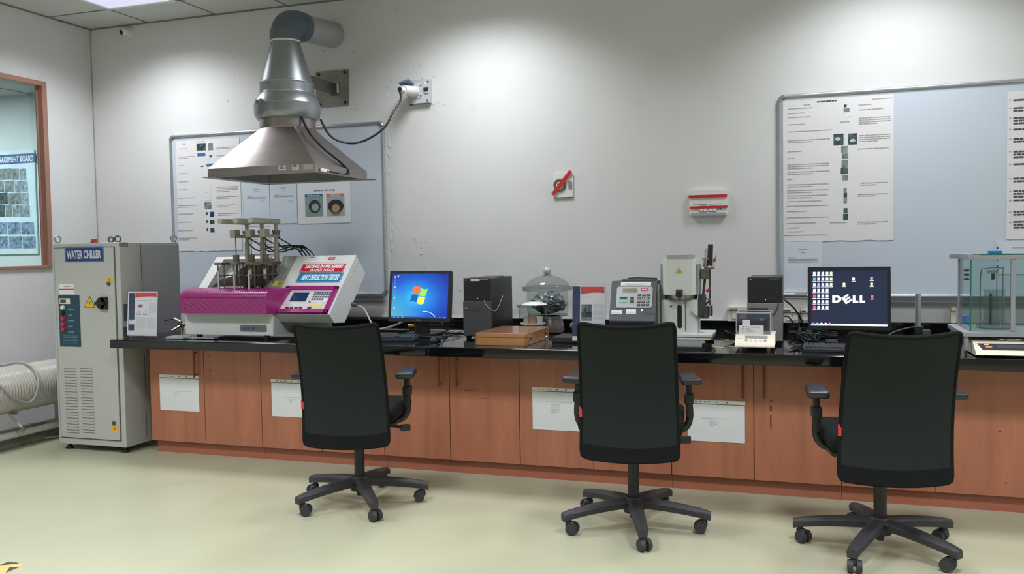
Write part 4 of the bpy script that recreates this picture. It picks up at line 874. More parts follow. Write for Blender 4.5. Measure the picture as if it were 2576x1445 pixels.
def monitor(x0, x1, z0, z1, y, lean, label, group, base_y, paint):
    cx = (x0 + x1) / 2; dy = math.sin(lean)
    t = thing('monitor', label, 'computer monitor', (cx, base_y, W), 0, group)
    F = Frame((cx, y, z0), (1, 0, 0), (0, dy, math.cos(lean))); w_ = x1 - x0; h_ = (z1 - z0) / math.cos(lean)
    b = (-w_ / 2, 0, w_ / 2, h_); bz = .0175
    mb = MB(); mb.rrect(F, b, .012, -.030, -.002, black); mb.rrect(F, (b[0] + .02, b[1] + .02, b[2] - .02, b[3] - .02), .02, -.055, -.03, black); mb.build('housing', t)
    mb = MB()
    for q in ((b[0], b[1], b[2], b[1] + bz * 1.25), (b[0], b[3] - bz, b[2], b[3]), (b[0], b[1] + bz * 1.25, b[0] + bz, b[3] - bz), (b[2] - bz, b[1] + bz * 1.25, b[2], b[3] - bz)): mb.rrect(F, q, .004, -.002, .005, black)
    mb.build('bezel', t)
    S = (b[0] + bz, b[1] + bz * 1.25, b[2] - bz, b[3] - bz)
    paint(t, F, S, w_, h_)
    mb = MB(); mb.box(cx - .055, cx + .045, base_y - .02, base_y + .02, W + .012, z0 + .12, black, .006); mb.build('neck', t)
    mb = MB(); BFm = Frame((cx, base_y, 0), (1, 0, 0), (0, 1, 0)); mb.rrect(BFm, (-.12, -.09, .12, .09), .04, ZW, W + .014, black); mb.build('base', t)
    return t
def emat(name, rgb, s=1.0): return mat(name, rgb, .3, var=.02, emit=rgb, estr=s, spec=.1)
def screen_gradient():
    m = bpy.data.materials.new('blue_desktop_image'); m.use_nodes = True; nt = m.node_tree; N = nt.nodes; L = nt.links; b = N['Principled BSDF']
    tc = N.new('ShaderNodeTexCoord'); mp = N.new('ShaderNodeMapping'); mp.inputs['Location'].default_value = (-.42, -.5, -.46); L.new(tc.outputs['Generated'], mp.inputs[0])
    sp = N.new('ShaderNodeSeparateXYZ'); L.new(mp.outputs[0], sp.inputs[0])
    ln = N.new('ShaderNodeVectorMath'); ln.operation = 'LENGTH'; cb = N.new('ShaderNodeCombineXYZ'); L.new(sp.outputs[0], cb.inputs[0]); L.new(sp.outputs[2], cb.inputs[1]); L.new(cb.outputs[0], ln.inputs[0])
    cr = N.new('ShaderNodeValToRGB'); e = cr.color_ramp.elements; e[0].position = 0; e[0].color = lin((70, 195, 240)); e[1].position = .72; e[1].color = lin((16, 40, 140))
    k = e.new(.22); k.color = lin((24, 140, 226)); k = e.new(.45); k.color = lin((18, 84, 196)); L.new(ln.outputs['Value'], cr.inputs[0])
    a = N.new('ShaderNodeMath'); a.operation = 'MULTIPLY_ADD'; a.inputs[1].default_value = -1.0; a.inputs[2].default_value = -.10; L.new(sp.outputs[0], a.inputs[0])
    a2 = N.new('ShaderNodeMath'); a2.operation = 'MULTIPLY_ADD'; a2.inputs[1].default_value = -.8; L.new(sp.outputs[2], a2.inputs[0]); L.new(a.outputs[0], a2.inputs[2]); a2.use_clamp = True
    mx = N.new('ShaderNodeMixRGB'); L.new(a2.outputs[0], mx.inputs[0]); L.new(cr.outputs[0], mx.inputs[1]); mx.inputs[2].default_value = lin((96, 214, 206))
    L.new(mx.outputs[0], b.inputs['Emission Color']); b.inputs['Emission Strength'].default_value = .95; b.inputs['Base Color'].default_value = (.01, .01, .02, 1); b.inputs['Roughness'].default_value = .3
    return m
def desk1(t, F, S, w_, h_):
    sw = S[2] - S[0]; sh = S[3] - S[1]; P = lambda fx, fy: (S[0] + sw * fx, S[1] + sh * fy)
    mb = MB(); mb.rect(F, S, screen_gradient(), .0006); scn = mb.build('screen', t, flat=True)
    mb = MB(); cx, cz = P(.485, .515); s = .050
    def pane(col, fx, fy):
        pts = []
        for k in range(9):
            a = k / 8; pts.append((a, 0))
        for k in range(9): pts.append((1 - k / 8, 1))
        out = []
        for (a, b2) in pts:
            X = (fx + a * .92) * s; Z = (fy + b2 * .92) * s + .007 * math.sin((fx + a * .92) * PI) * (-1); out.append((cx + X + Z * .28, cz + Z - X * .12))
        mb.poly(F, out, col, .0014)
    pane(emat('logo_red', (236, 92, 52)), -1.0, .06); pane(emat('logo_green', (132, 196, 62)), .06, .06); pane(emat('logo_blue', (16, 84, 150)), -1.0, -1.0); pane(emat('logo_yellow', (248, 200, 66)), .06, -1.0)
    mb.build('window_emblem', scn)
    mb = MB()
    for k in range(11): x, z = P(.05 - .0 * k, .93 - .078 * k); mb.rect(F, (x - .0045, z - .006, x + .0045, z + .005), (emat('icon_white', (150, 182, 224)), emat('icon_red', (150, 76, 110)), emat('icon_teal', (56, 130, 160)))[(k * 7) % 3 if k else 0], .0012)
    x, z = P(.105, .94); mb.rect(F, (x - .005, z - .006, x + .005, z + .006), emat('icon_white', (0, 0, 0)), .0012); x, z = P(.97, .93); mb.rect(F, (x - .002, z - .002, x + .002, z + .002), emat('icon_white', (0, 0, 0)), .0012)
    mb.build('desktop_icons', scn)
    mb = MB(); mb.rect(F, (S[0], S[1], S[2], S[1] + sh * .035), emat('taskbar_blue', (22, 66, 150), .9), .0012)
    for fx in (.05, .12, .2, .86, .94): x = S[0] + sw * fx; mb.rect(F, (x, S[1] + sh * .008, x + .007, S[1] + sh * .028), emat('icon_white', (0, 0, 0)), .0016)
    mb.build('taskbar', scn)
    mb = MB(); pts = []
    for k in range(15): a = math.radians(100 - k * 5.5); x, z = P(.60 + .22 * math.cos(a) * 1.0, -.10 + .26 * math.sin(a)); pts.append((x, z))
    pin = [(x - .002, z - .0035) for x, z in pts]
    for i in range(14): mb.poly(F, [pts[i], pts[i + 1], pin[i + 1], pin[i]], emat('arc_light', (170, 214, 246), .9), .0012)
    mb.build('light_arc', scn)
    mb = MB(); mb.text(F, 'DELL', (-.014, .007, .014, .014), ink, .0058, .03); mb.build('maker_mark', t)
monitor(3.052, 3.495, .893, 1.226, -.665, math.radians(8), 'black computer monitor with bright blue desktop showing a four-colour window emblem', 'computer monitors', -.60, desk1)
def desk2(t, F, S, w_, h_):
    sw = S[2] - S[0]; sh = S[3] - S[1]; P = lambda fx, fy: (S[0] + sw * fx, S[1] + sh * fy)
    mb = MB(); mb.rect(F, S, emat('dark_slate_desktop', (38, 44, 62), .8), .0006); scn = mb.build('screen', t)
    mb = MB(); wl = emat('bright_white_pixels', (250, 250, 255), 1.0)
    def L_(ch, a, b2, z0=.415, z1=.545, **k): x0, y0 = P(a, z0); x1, y1 = P(b2, z1); mb.text(F, ch, (x0, y0, x1, y1), wl, .0014, .075, **k)
    L_('D', .285, .405); L_('L', .555, .625); L_('L', .645, .715)
    V, Fc = text_geo('E', .045); cx, cz = P(.478, .480); rot = math.radians(34); szx, szy = sw * .105, sh * .135
    mb.add([F.p(cx + ((x - .5) * szx) * math.cos(rot) - ((y - .5) * szy) * math.sin(rot), cz + ((x - .5) * szx) * math.sin(rot) + ((y - .5) * szy) * math.cos(rot), .0016) for x, y in V], Fc, wl)
    mb.build('wallpaper_lettering', scn)
    ic = [emat('icon_pale', (226, 234, 250)), emat('icon_cream', (246, 226, 170)), emat('icon_pinkred', (226, 90, 120)), emat('icon_lilac', (150, 150, 210)), emat('icon_tealb', (90, 160, 180))]
    for c in range(4):
        for r in range(7):
            mb = MB(); x, z = P(.045 + c * .057, .945 - r * .103); m = ic[0]
            if c == 0 and r in (4, 6): m = ic[2]
            if c == 0 and r == 1: m = ic[4]
            if c == 1 and r == 2: m = ic[3]
            mb.rrect(F, (x - .0065, z - .008, x + .0065, z + .008), .002, .0008, .0012, m); mb.rect(F, (x - .009, z - .0145, x + .009, z - .0115), ic[0], .0012); mb.build('desktop_icon', scn)
    for (fx, fy, k) in ((.27, .945, 1), (.27, .84, 1), (.27, .74, 1), (.565, .84, 0), (.80, .85, 3), (.44, .745, 1), (.80, .745, 1), (.805, .52, 2)):
        mb = MB(); x, z = P(fx, fy); mb.rrect(F, (x - .0065, z - .008, x + .0065, z + .008), .002, .0008, .0012, ic[k]); mb.rect(F, (x - .010, z - .0145, x + .010, z - .0115), ic[0], .0012); mb.build('desktop_icon', scn)
    mb = MB(); mb.rect(F, (S[0], S[1], S[2], S[1] + sh * .032), wl, .0012)
    for k, c in enumerate(((120, 130, 230), (150, 160, 240), (236, 220, 240), (240, 190, 230), (240, 120, 200))): x = S[0] + sw * (.03 + k * .055); mb.disc(F, x, S[1] + sh * .03, .007, emat('task_icon_%s' % 'abcde'[k], c), .0018, 10)
    mb.build('taskbar', scn)
monitor(5.705, 6.135, .884, 1.232, -.75, math.radians(4), 'black computer monitor with dark desktop showing the large white word DELL', 'computer monitors', -.68, desk2)

# keyboards and mouse
def keyboard(cx, cy, rz, label):
    t = thing('keyboard', label, 'keyboard', (cx, cy, W), rz, 'keyboards on the worktop')
    M = Matrix.Translation((cx, cy, W)) @ Matrix.Rotation(rz, 4, 'Z')
    mb = MB(); mb.obox(M @ Matrix.Translation((0, 0, .0135)) @ Matrix.Rotation(math.radians(3.5), 4, 'X'), .445, .15, .018, mat('slate_plastic', (50, 52, 58), .45), .004); mb.build('tray', t)
    mb = MB()
    for r in range(5):
        for k in range(20):
            if k in (14, 15) and r in (1,): continue
            mb.obox(M @ Matrix.Rotation(math.radians(3.5), 4, 'X') @ Matrix.Translation((-.206 + k * .0217, -.052 + r * .0255, .0265)), .0175, .020, .007, mat('slate_plastic', (0, 0, 0)), 0)
    mb.build('keys', t)
keyboard(3.165, -.985, math.radians(10), 'black keyboard in front of the blue-screen monitor, behind the left chair')
keyboard(5.905, -1.05, math.radians(-1), 'dark keyboard in front of the dark-screen monitor, behind the right chair')
t = thing('mouse', 'black computer mouse on the worktop right of the left keyboard', 'computer mouse', (3.545, -1.02, W))
mb = MB(); mb.sphere((3.545, -1.02, W + .006), .034, mat('glossy_black_plastic', (20, 21, 24), .15), 24, (.95, 1.55, .95)); b_ = mb
V = [v for v in mb.V]; mb.V = [Vector((v.x, v.y, max(v.z, ZW))) for v in V]; mb.build('shell', t)
mb = MB(); mb.cyl((3.541, -1.055, W + .030), (3.549, -1.055, W + .030), .007, dgrey, n=12); mb.build('wheel', t)
mb = MB(); mb.tube([(3.545, -.97, W + .01), (3.56, -.90, W + .006), (3.60, -.86, W + .005), (3.62, -.82, W + .005)], .002, cable_m, 6); mb.build('mouse_cable', t)
# loose cables behind the left monitor
def cable(pts, r, m, label, nm='loose_cable', group='loose cables by the left monitor'):
    mb = MB(); mb.tube(pts, r, m, 8, 5); return tag(mb.build(nm), label, 'cable', group)
z = W
cable([(2.86, -.55, z + .02), (2.95, -.53, z + .03), (3.05, -.52, z + .06), (3.12, -.50, z + .10)], .008, cable_g, 'thick grey cable rising behind the left monitor')
cable([(2.75, -.42, z + .012), (3.0, -.40, z + .012), (3.3, -.42, z + .012), (3.55, -.44, z + .012)], .005, cable_g, 'long grey cable lying behind the base of the left monitor')
cable([(3.40, -.52, z + .007), (3.46, -.50, z + .02), (3.52, -.53, z + .02), (3.48, -.57, z + .016), (3.44, -.53, z + .012), (3.52, -.49, z + .008), (3.62, -.50, z + .006)], .005, cable_g, 'curled light grey cable right of the left monitor base')
cable([(3.36, -.50, z + .10), (3.39, -.53, z + .05), (3.43, -.50, z + .014), (3.52, -.47, z + .012), (3.63, -.46, z + .012)], .005, cable_m, 'black cable hanging from the left monitor to the worktop')
cable([(3.08, -.50, z + .12), (3.10, -.50, z + .05), (3.08, -.47, z + .012), (3.02, -.46, z + .011)], .004, cable_m, 'black cable dropping behind the left side of the left monitor')
cable([(3.30, -.75, z + .006), (3.42, -.78, z + .006), (3.5, -.72, z + .006)], .005, cable_m, 'short thick black cable before the left monitor base')
mb = MB(); mb.cyl((3.09, -.44, z + .045), (3.12, -.44, z + .045), .012, mat('yellow_connector', (216, 178, 84), .4), n=12); mb.cyl((3.12, -.44, z + .045), (3.24, -.43, z + .04), .006, mat('yellow_connector', (0, 0, 0)), n=10); mb.box(3.10, 3.24, -.45, -.42, ZW, z + .036, black); tag(mb.build('cable_connector'), 'yellow cable connector behind the left monitor', 'connector')

# ------------------------------------------------------------------ leaflet stands
def leaflet(x0, x1, z1, y, label, kind):
    t = thing('leaflet_stand', label, 'leaflet stand', ((x0 + x1) / 2, y, W), 0, 'acrylic leaflet stands'); cx = (x0 + x1) / 2
    le = math.radians(5); F = Frame((cx, y, W + .004), (1, 0, 0), (0, math.sin(le), math.cos(le))); w_ = x1 - x0; h_ = (z1 - W - .004) / math.cos(le)
    gm = glass('clear_acrylic', (254, 254, 255), .5, .03, .01)
    mb = MB(); mb.rrect(F, (-w_ / 2, 0, w_ / 2, h_), .002, .002, .0045, gm); mb.rrect(F, (-w_ / 2, 0, w_ / 2, h_), .002, -.005, -.003, gm); mb.box(x0, x1, y - .02, y + .10, ZW, W + .003, gm); mb.build('holder', t)
    mb = MB(); a, b2 = -w_ / 2 + .004, w_ / 2 - .004; hb = .012
    mb.rrect(F, (a, hb, b2, h_ - .005), .001, -.0015, .0008, paper); nb = mat('leaflet_navy', (44, 66, 98), .5, var=.15, vscale=12); rr_ = mat('leaflet_red', (208, 74, 78), .5)
    w2 = b2 - a
    if kind == 0: mb.rect(F, (a + w2 * .04, hb + h_ * .11, a + w2 * .24, h_ - .015), nb, .0012); mb.rect(F, (a + w2 * .06, hb + h_ * .24, a + w2 * .24, hb + h_ * .34), paper, .0014)
    else: mb.rect(F, (a + w2 * .0, 0.04, a + w2 * .23, h_ - .012), nb, .0012)
    xs = [a + w2 * (.25 + .72 * k / 12) for k in range(13)]; zt = h_ - (.014 if kind else .014)
    mb.poly(F, [(xs[0], zt), *[(x, zt - h_ * (.13 if kind else .11) + h_ * .03 * math.sin(k / 12 * PI * .75)) for k, x in enumerate(xs)], (xs[-1], zt)], rr_, .0012)
    mb.rect(F, (a + w2 * .30, h_ * .78, a + w2 * (.6 if kind else .8), h_ * .79), ink, .0012)
    if kind == 0:
        mb.poly(F, [(a + w2 * .33, h_ * .66), (a + w2 * .40, h_ * .71), (a + w2 * .52, h_ * .70), (a + w2 * .50, h_ * .64), (a + w2 * .36, h_ * .64)], mat('pale_magenta_print', (168, 96, 116), .5), .0012)
        for k in (0, 1): x = a + w2 * (.31 + k * .22); mb.rect(F, (x, h_ * .48, x + w2 * .17, h_ * .50), mat('pale_grey_print', (176, 178, 184), .5), .0012); mb.rect(F, (x + w2 * .07, h_ * .48, x + w2 * .10, h_ * .58), mat('pale_grey_print', (0, 0, 0)), .0012); mb.rect(F, (x, h_ * .48, x + .003, h_ * .55), mat('pale_grey_print', (0, 0, 0)), .0012); mb.rect(F, (x + w2 * .165, h_ * .48, x + w2 * .17, h_ * .55), mat('pale_grey_print', (0, 0, 0)), .0012)
        blocks = ((.72, .97, .72, .50), (.30, .62, .42, .18), (.66, .97, .42, .18))
    else:
        mb.rect(F, (a + w2 * .27, h_ * .38, a + w2 * .60, h_ * .66), ph2, .0012); mb.rect(F, (a + w2 * .28, h_ * .44, a + w2 * .58, h_ * .53), ph1, .0015); mb.rect(F, (a + w2 * .50, h_ * .53, a + w2 * .53, h_ * .64), inkd, .0015); mb.rect(F, (a + w2 * .34, h_ * .53, a + w2 * .44, h_ * .60), ph1, .0015)
        blocks = ((.65, .97, .66, .38), (.27, .60, .34, .08), (.65, .97, .34, .08))
    for (p, q, s0_, s1_) in blocks:
        k = s0_
        while k > s1_: mb.rect(F, (a + w2 * p, h_ * k, a + w2 * q, h_ * (k + .006)), mat('pale_grey_print', (0, 0, 0)), .0012); k -= .02
    for k in range(8): mb.rect(F, (a + w2 * .05, h_ * (.35 + k * .05), a + w2 * .20, h_ * (.355 + k * .05)), mat('blue_grey_print', (84, 104, 130), .5), .0016)
    mb.build('leaflet', t); return t
leaflet(1.308, 1.562, 1.120, -1.135, 'leaflet stand with red and navy sheet at the left end of the worktop', 0)
leaflet(4.388, 4.592, 1.147, -.95, 'leaflet stand with red and navy sheet between the glass jars and keypad unit', 1)

# ------------------------------------------------------------------ wooden case
t = thing('wooden_case', 'flat varnished wooden case with two steel latches', 'wooden box', (4.01, -.90, W)); bw = mat('varnished_light_wood', (172, 124, 80), .25, var=.12, vscale=4, stretch=(.5, 3, 6), coat=.4)
bwt = mat('varnished_top_panel', (134, 90, 66), .22, var=.08, vscale=4, stretch=(3, .5, 1), coat=.4); bx0, bx1, by0, by1 = 3.851, 4.168, -1.135, -.672
mb = MB(); mb.box(bx0, bx1, by0, by1, ZW, W + .046, bw, .003); mb.build('tray', t)
mb = MB(); mb.box(bx0, bx1, by0, by1, W + .0468, W + .072, bw, .003); mb.box(bx0 + .006, bx1 - .006, by0 + .006, by1 - .006, W + .071, W + .0735, bwt, .001)
mb.build('lid', t)
fj = mat('finger_joint_end_grain', (110, 62, 32), .5); mb = MB(); Fb = Frame((0, by0 - .0004, 0), (1, 0, 0), (0, 0, 1))
for k in range(7): z = W + .004 + k * .010; mb.rect(Fb, (bx0 + .001, z, bx0 + .010, z + .004), fj, .0005); mb.rect(Fb, (bx1 - .012, z, bx1 - .001, z + .004), fj, .0005)
mb.build('finger_joints', t)
for y in (-1.075, -.765): mb = MB(); mb.box(bx1, bx1 + .005, y - .014, y + .014, W + .028, W + .064, chrome, .001); mb.cyl((bx1 + .004, y - .010, W + .052), (bx1 + .004, y + .010, W + .052), .005, chrome, n=10); mb.build('latch', t)

# ------------------------------------------------------------------ glass desiccators
gj = glass('jar_glass', (236, 240, 238), 1.0, .02, .03); gk = glass('thick_jar_rim', (214, 220, 218), 1.2, .05, .10)
jx, jy = 4.062, -.33
t = thing('desiccator', 'large domed glass desiccator with round knob, crumpled foil inside', 'desiccator', (jx, jy, W))
mb = MB(); mb.lathe([(.0, 1.184), (.03, 1.183), (.075, 1.172), (.115, 1.152), (.142, 1.128), (.150, 1.112), (.166, 1.106)], (jx, jy, 0), gj, 48); mb.build('dome_lid', t)
mb = MB(); mb.lathe([(.150, 1.112), (.170, 1.110), (.172, 1.098), (.150, 1.096)], (jx, jy, 0), gk, 48); mb.lathe([(.150, 1.095), (.170, 1.094), (.168, 1.083), (.140, 1.079)], (jx, jy, 0), gk, 48); mb.build('rim', t)
mb = MB(); mb.sphere((jx, jy, 1.212), .0255, mat('knob_glass', (178, 180, 172), .08, .0, .8), 24); mb.lathe([(.016, 1.196), (.018, 1.192), (.031, 1.191), (.031, 1.185), (.026, 1.182)], (jx, jy, 0), gk, 30); mb.build('knob', t)
mb = MB(); mb.lathe([(.138, 1.081), (.138, .94), (.132, .918), (.10, .908)], (jx, jy, 0), gj, 48); mb.lathe([(.134, .922), (.134, .914), (.10, .908)], (jx, jy, 0), gk, 48); mb.build('bowl', t)
mb = MB(); mb.lathe([(.088, .912), (.096, .89), (.108, .85), (.112, .822), (.104, .804), (.03, ZW)], (jx, jy, 0), mat('brown_grey_filling_behind_glass', (112, 98, 98), .25, var=.25, vscale=25, spec=.6), 40); mb.build('foot', t)
b = bmesh.new(); bmesh.ops.create_icosphere(b, subdivisions=4, radius=1)
for v in b.verts: q_ = v.co * 1.5; f = .84 + .42 * abs(noise.noise(q_ * 1.2)) + .20 * abs(noise.noise(q_ * 2.0 + Vector((3, 1, 7)))); v.co = Vector((v.co.x * .115 * f, v.co.y * .108 * f, v.co.z * .072 * f))
fb = MB(); fb.bm(b, mat('crumpled_foil', (132, 134, 138), .35, .6, var=.7, vscale=16), Matrix.Translation((jx + .006, jy, 1.0))); tag(fb.build('crumpled_foil_bag', angle=1), 'crumpled silver foil bag inside the large desiccator', 'foil bag')
sx_, sy_ = 4.034, -.575
t = thing('desiccator', 'small flat-lidded glass jar holding white crucibles, behind the wooden case', 'glass jar', (sx_, sy_, W))
mb = MB(); mb.lathe([(.0, 1.003), (.100, 1.003), (.104, .998), (.100, .988), (.09, .986)], (sx_, sy_, 0), gk, 44); mb.build('lid', t)
mb = MB(); mb.lathe([(.02, 1.024), (.055, 1.018), (.082, 1.006), (.084, 1.004)], (sx_ + .012, sy_, 0), mat('white_watch_dish', (214, 220, 222), .12, var=.1, vscale=20, spec=.8), 30); mb.build('dish', t)
mb = MB(); mb.lathe([(.090, .987), (.089, .87), (.088, .82), (.07, ZW + .001), (.0, ZW)], (sx_, sy_, 0), gj, 44); mb.build('jar', t)
t = tag(MB().cyl((sx_, sy_, .878), (sx_, sy_, .886), .082, white_pl, n=36).cyl((sx_, sy_, W + .002), (sx_, sy_, .878), .055, white_pl, .07, n=30).build('perforated_plate'), 'white ceramic plate inside the small jar', 'ceramic plate')
for (dx, dy, m, r0, r1, lab) in ((-.032, -.02, mat('pinkish_ceramic', (206, 178, 164), .4), .026, .024, 'pale pink ceramic crucible, left one in the small jar'), (.010, -.045, mat('tan_ceramic', (184, 144, 116), .4), .022, .026, 'tan ceramic crucible, middle one in the small jar'), (.046, -.01, white_pl, .019, .028, 'white ceramic crucible, right one in the small jar')):
    mb = MB(); mb.lathe([(.0, .8865), (r0, .8865), (r1, .928), (r1 - .003, .928), (r0 - .004, .892), (0, .891)], (sx_ + dx, sy_ + dy, 0), m, 28); tag(mb.build('crucible'), lab, 'crucible', 'crucibles in the small glass jar')
# black slab with weights
mb = MB(); mb.box(4.262, 4.52, -.93, -.70, ZW, W + .034, mat('matt_black_slab', (44, 42, 44), .6), .004); tag(mb.build('black_slab'), 'flat matt black slab left of the middle chair top', 'slab')
wm = mat('worn_steel_weight', (150, 142, 136), .35, .7, var=.1, vscale=14)
mb = MB(); mb.lathe([(0, .8755), (.062, .8755), (.066, .880), (.066, .898), (.060, .903), (.025, .904), (.025, .908), (0, .908)], (4.390, -.74, 0), wm, 40); tag(mb.build('disc_weight'), 'larger round steel weight stacked on top on the black slab', 'weight', 'round steel weights')
mb = MB(); mb.lathe([(0, W + .0345), (.050, W + .0345), (.052, .845), (.046, .852), (.030, .853), (.030, .858), (.052, .860), (.056, .868), (.052, .875), (0, .875)], (4.390, -.74, 0), wm, 40); tag(mb.build('disc_weight'), 'smaller round steel weight under the larger one on the black slab', 'weight', 'round steel weights')
mb = MB(); mb.cyl((4.232, -.95, ZW), (4.232, -.95, W + .032), .005, chrome, n=10); mb.sphere((4.232, -.95, W + .036), .007, chrome, 12); tag(mb.build('steel_pin'), 'small upright steel pin between wooden case and black slab', 'pin')

# ------------------------------------------------------------------ melt flow tester: keypad unit and furnace
t = thing('keypad_unit', 'dark grey sloped keypad control unit beside the white furnace', 'control unit', (4.78, -.88, W)); gp = mat('slate_grey_plastic', (72, 74, 80), .5); gl = mat('light_grey_keypad_plate', (166, 168, 172), .35)
mb = MB(); mb.side([(-1.035, .945), (-1.03, .93), (-.99, .90), (-.99, ZW + .02), (-.68, ZW + .02), (-.68, 1.16), (-.945, 1.166)], 4.632, 4.893, gp); mb.side([(-.99, .895), (-.99, .815), (-.985, .815), (-.985, .895)], 4.64, 4.89, black)
mb.box(4.893, 4.904, -.95, -.68, W + .02, 1.15, mat('pale_side_cheek', (150, 154, 152), .5), .003); mb.box(4.68, 4.86, -.90, -.72, 1.163, 1.176, gp, .004)
for (x, y) in ((4.66, -.96), (4.88, -.96), (4.66, -.72), (4.88, -.72)): mb.cyl((x, y, ZW), (x, y, W + .021), .012, black, n=12)
mb.build('housing', t)
KF = Frame((0, -1.035, .945), (1, 0, 0), (0, .09, .221))
ku = lambda px: KF.box(*px)
mb = MB(); b = ku((1551, 722, 1641, 775)); mb.rrect(KF, b, .012, .0005, .003, gl); kp = mb.build('keypad_plate', t)
mb = MB(); mb.rrect(KF, ku((1567, 727, 1602, 736.5)), .001, .003, .0045, mat('olive_display', (98, 104, 46), .25)); mb.build('display', kp)
for j in range(4):
    for i in range(3): cx_, cz_ = KF.uv(1609 + i * 11.2 - j * .8, 743.5 + j * 8.2); mb = MB(); mb.rrect(KF, (cx_ - .0095, cz_ - .006, cx_ + .0095, cz_ + .006), .003, .003, .006, mat('dark_rubber_key', (48, 50, 54), .5)); mb.rect(KF, (cx_ - .003, cz_ - .002, cx_ + .003, cz_ + .002), paper, .0064); mb.build('key', kp)
for (px, m) in (((1559, 748, 1578, 753.5), mat('dark_rubber_key', (0, 0, 0))), ((1558, 756, 1577, 762), mat('mint_key', (120, 190, 160), .4)), ((1586, 748, 1595, 754.5), mat('dark_rubber_key', (0, 0, 0))), ((1585, 756, 1595, 762.5), mat('dark_rubber_key', (0, 0, 0)))):
    mb = MB(); b = ku(px); mb.rrect(KF, b, .003, .003, .006, m); mb.build('key', kp)
mb = MB(); b = ku((1613, 725, 1630, 733)); mb.rect(KF, b, mat('crimson_mark', (188, 40, 66), .4), .0034)
x0, y0, x1, y1 = b; w_ = x1 - x0; h_ = y1 - y0
for (p, q) in (((.15, .8), (.4, .2)), ((.85, .8), (.6, .2)), ((.15, .2), (.4, .6)), ((.85, .2), (.6, .6)), ((.3, .5), (.7, .5))): mb.cyl(KF.p(x0 + w_ * p[0], y0 + h_ * p[1], .0036), KF.p(x0 + w_ * q[0], y0 + h_ * q[1], .0036), .0016, paper, n=5)
mb.build('maker_mark', kp)
mb = MB(); mb.rect(KF, ku((1562, 710.5, 1638, 719)), paper, .001); mb.rect(KF, ku((1568, 714, 1632, 715)), ink, .0014); mb.rect(KF, ku((1574, 716.5, 1620, 717.5)), ink, .0014); mb.build('paper_strip', t)
for px in ((1538, 781, 1565, 791), (1575, 778, 1600, 791)): mb = MB(); b = ku(px); mb.rect(KF, b, paper, .001); mb.rect(KF, (b[0] + .004, b[1] + .006, b[2] - .008, b[1] + .008), ink, .0014); mb.build('sticker', t)
x, z = KF.uv(1615, 781); mb = MB(); mb.disc(KF, x, z, .006, mat('lit_green_yellow_lamp', (220, 236, 130), .3, emit=(220, 236, 130), estr=1.0), .002, 14); mb.build('lamp', t)
mb = MB(); mb.rrect(KF, ku((1617, 786, 1651, 791)), .003, .0005, .002, dgrey); mb.build('name_bar', t)
FF2 = Frame((0, -.9905, 0), (1, 0, 0), (0, 0, 1)); mb = MB(); b = FF2.box(1573, 797, 1597, 808); mb.rect(FF2, b, gl, .001); mb.rect(FF2, (b[0] + .006, b[1] + .012, b[2] - .008, b[1] + .020), inkd, .0014); mb.build('sticker', t)
mb = MB(); mb.tube([(4.70, -.80, 1.178), (4.76, -.84, 1.182), (4.84, -.80, 1.178), (4.86, -.76, 1.176)], .003, cable_m, 6); mb.build('top_wire', t)

fx, fy = 5.016, -.86
t = thing('melt_flow_furnace', 'white upright melt flow furnace with yellow warning triangle', 'testing machine', (fx, fy, W)); fw = mat('furnace_white_enamel', (204, 208, 204), .35, var=.02)
def sqcyl(mb, cx, cy, hx, hy, r, z0, z1, m):
    pts = []; n = 8
    for qx, qy, a in ((cx + hx - r, cy + hy - r, 0), (cx - hx + r, cy + hy - r, 1), (cx - hx + r, cy - hy + r, 2), (cx + hx - r, cy - hy + r, 3)):
        for k in range(n + 1): tt = (a + k / n) * PI / 2; pts.append((qx + r * math.cos(tt), qy + r * math.sin(tt)))
    mb.prism(Frame((0, 0, 0), (1, 0, 0), (0, 1, 0)), pts, z0, z1, m)
mb = MB(); sqcyl(mb, fx, fy, .094, .094, .030, 1.088, 1.288, fw); mb.build('jacket', t)
mb = MB(); sqcyl(mb, fx, fy, .074, .074, .03, 1.288, 1.313, mat('warm_grey_cap', (150, 144, 142), .45)); mb.build('top_cap', t)
mb = MB(); mb.lathe([(.093, 1.088), (.094, 1.072), (.088, 1.058), (.05, 1.050)], (fx, fy, 0), steel, 40); mb.build('lower_ring', t)
for s_ in (-1, 1): mb = MB(); mb.box(fx + s_ * .096, fx + s_ * .110, fy - .05, fy + .06, 1.085, 1.262, mat('pale_side_cheek', (0, 0, 0)), .005); mb.cyl((fx + s_ * .11, fy, 1.23), (fx + s_ * .113, fy, 1.23), .004, SM, n=8); mb.cyl((fx + s_ * .11, fy, 1.20), (fx + s_ * .113, fy, 1.20), .004, SM, n=8); mb.build('side_cheek', t)
JF = Frame((0, fy - .0945, 0), (1, 0, 0), (0, 0, 1)); x, z = JF.uv(1708, 683); mb = MB(); tri(mb, JF, x, z, .0185, inkd, .001); tri(mb, JF, x, z, .0155, yel, .0014); mb.rect(JF, (x - .006, z - .005, x + .006, z - .002), inkd, .0018); mb.build('warning_sticker', t)
x, z = JF.uv(1709, 740); mb = MB(); mb.box(x - .019, x + .019, fy - .103, fy - .094, z - .005, z + .026, dgrey, .002); mb.cyl((x, fy - .094, z - .002), (x, fy - .128, z - .002), .019, black, .017, 24); mb.build('viewing_port', t)
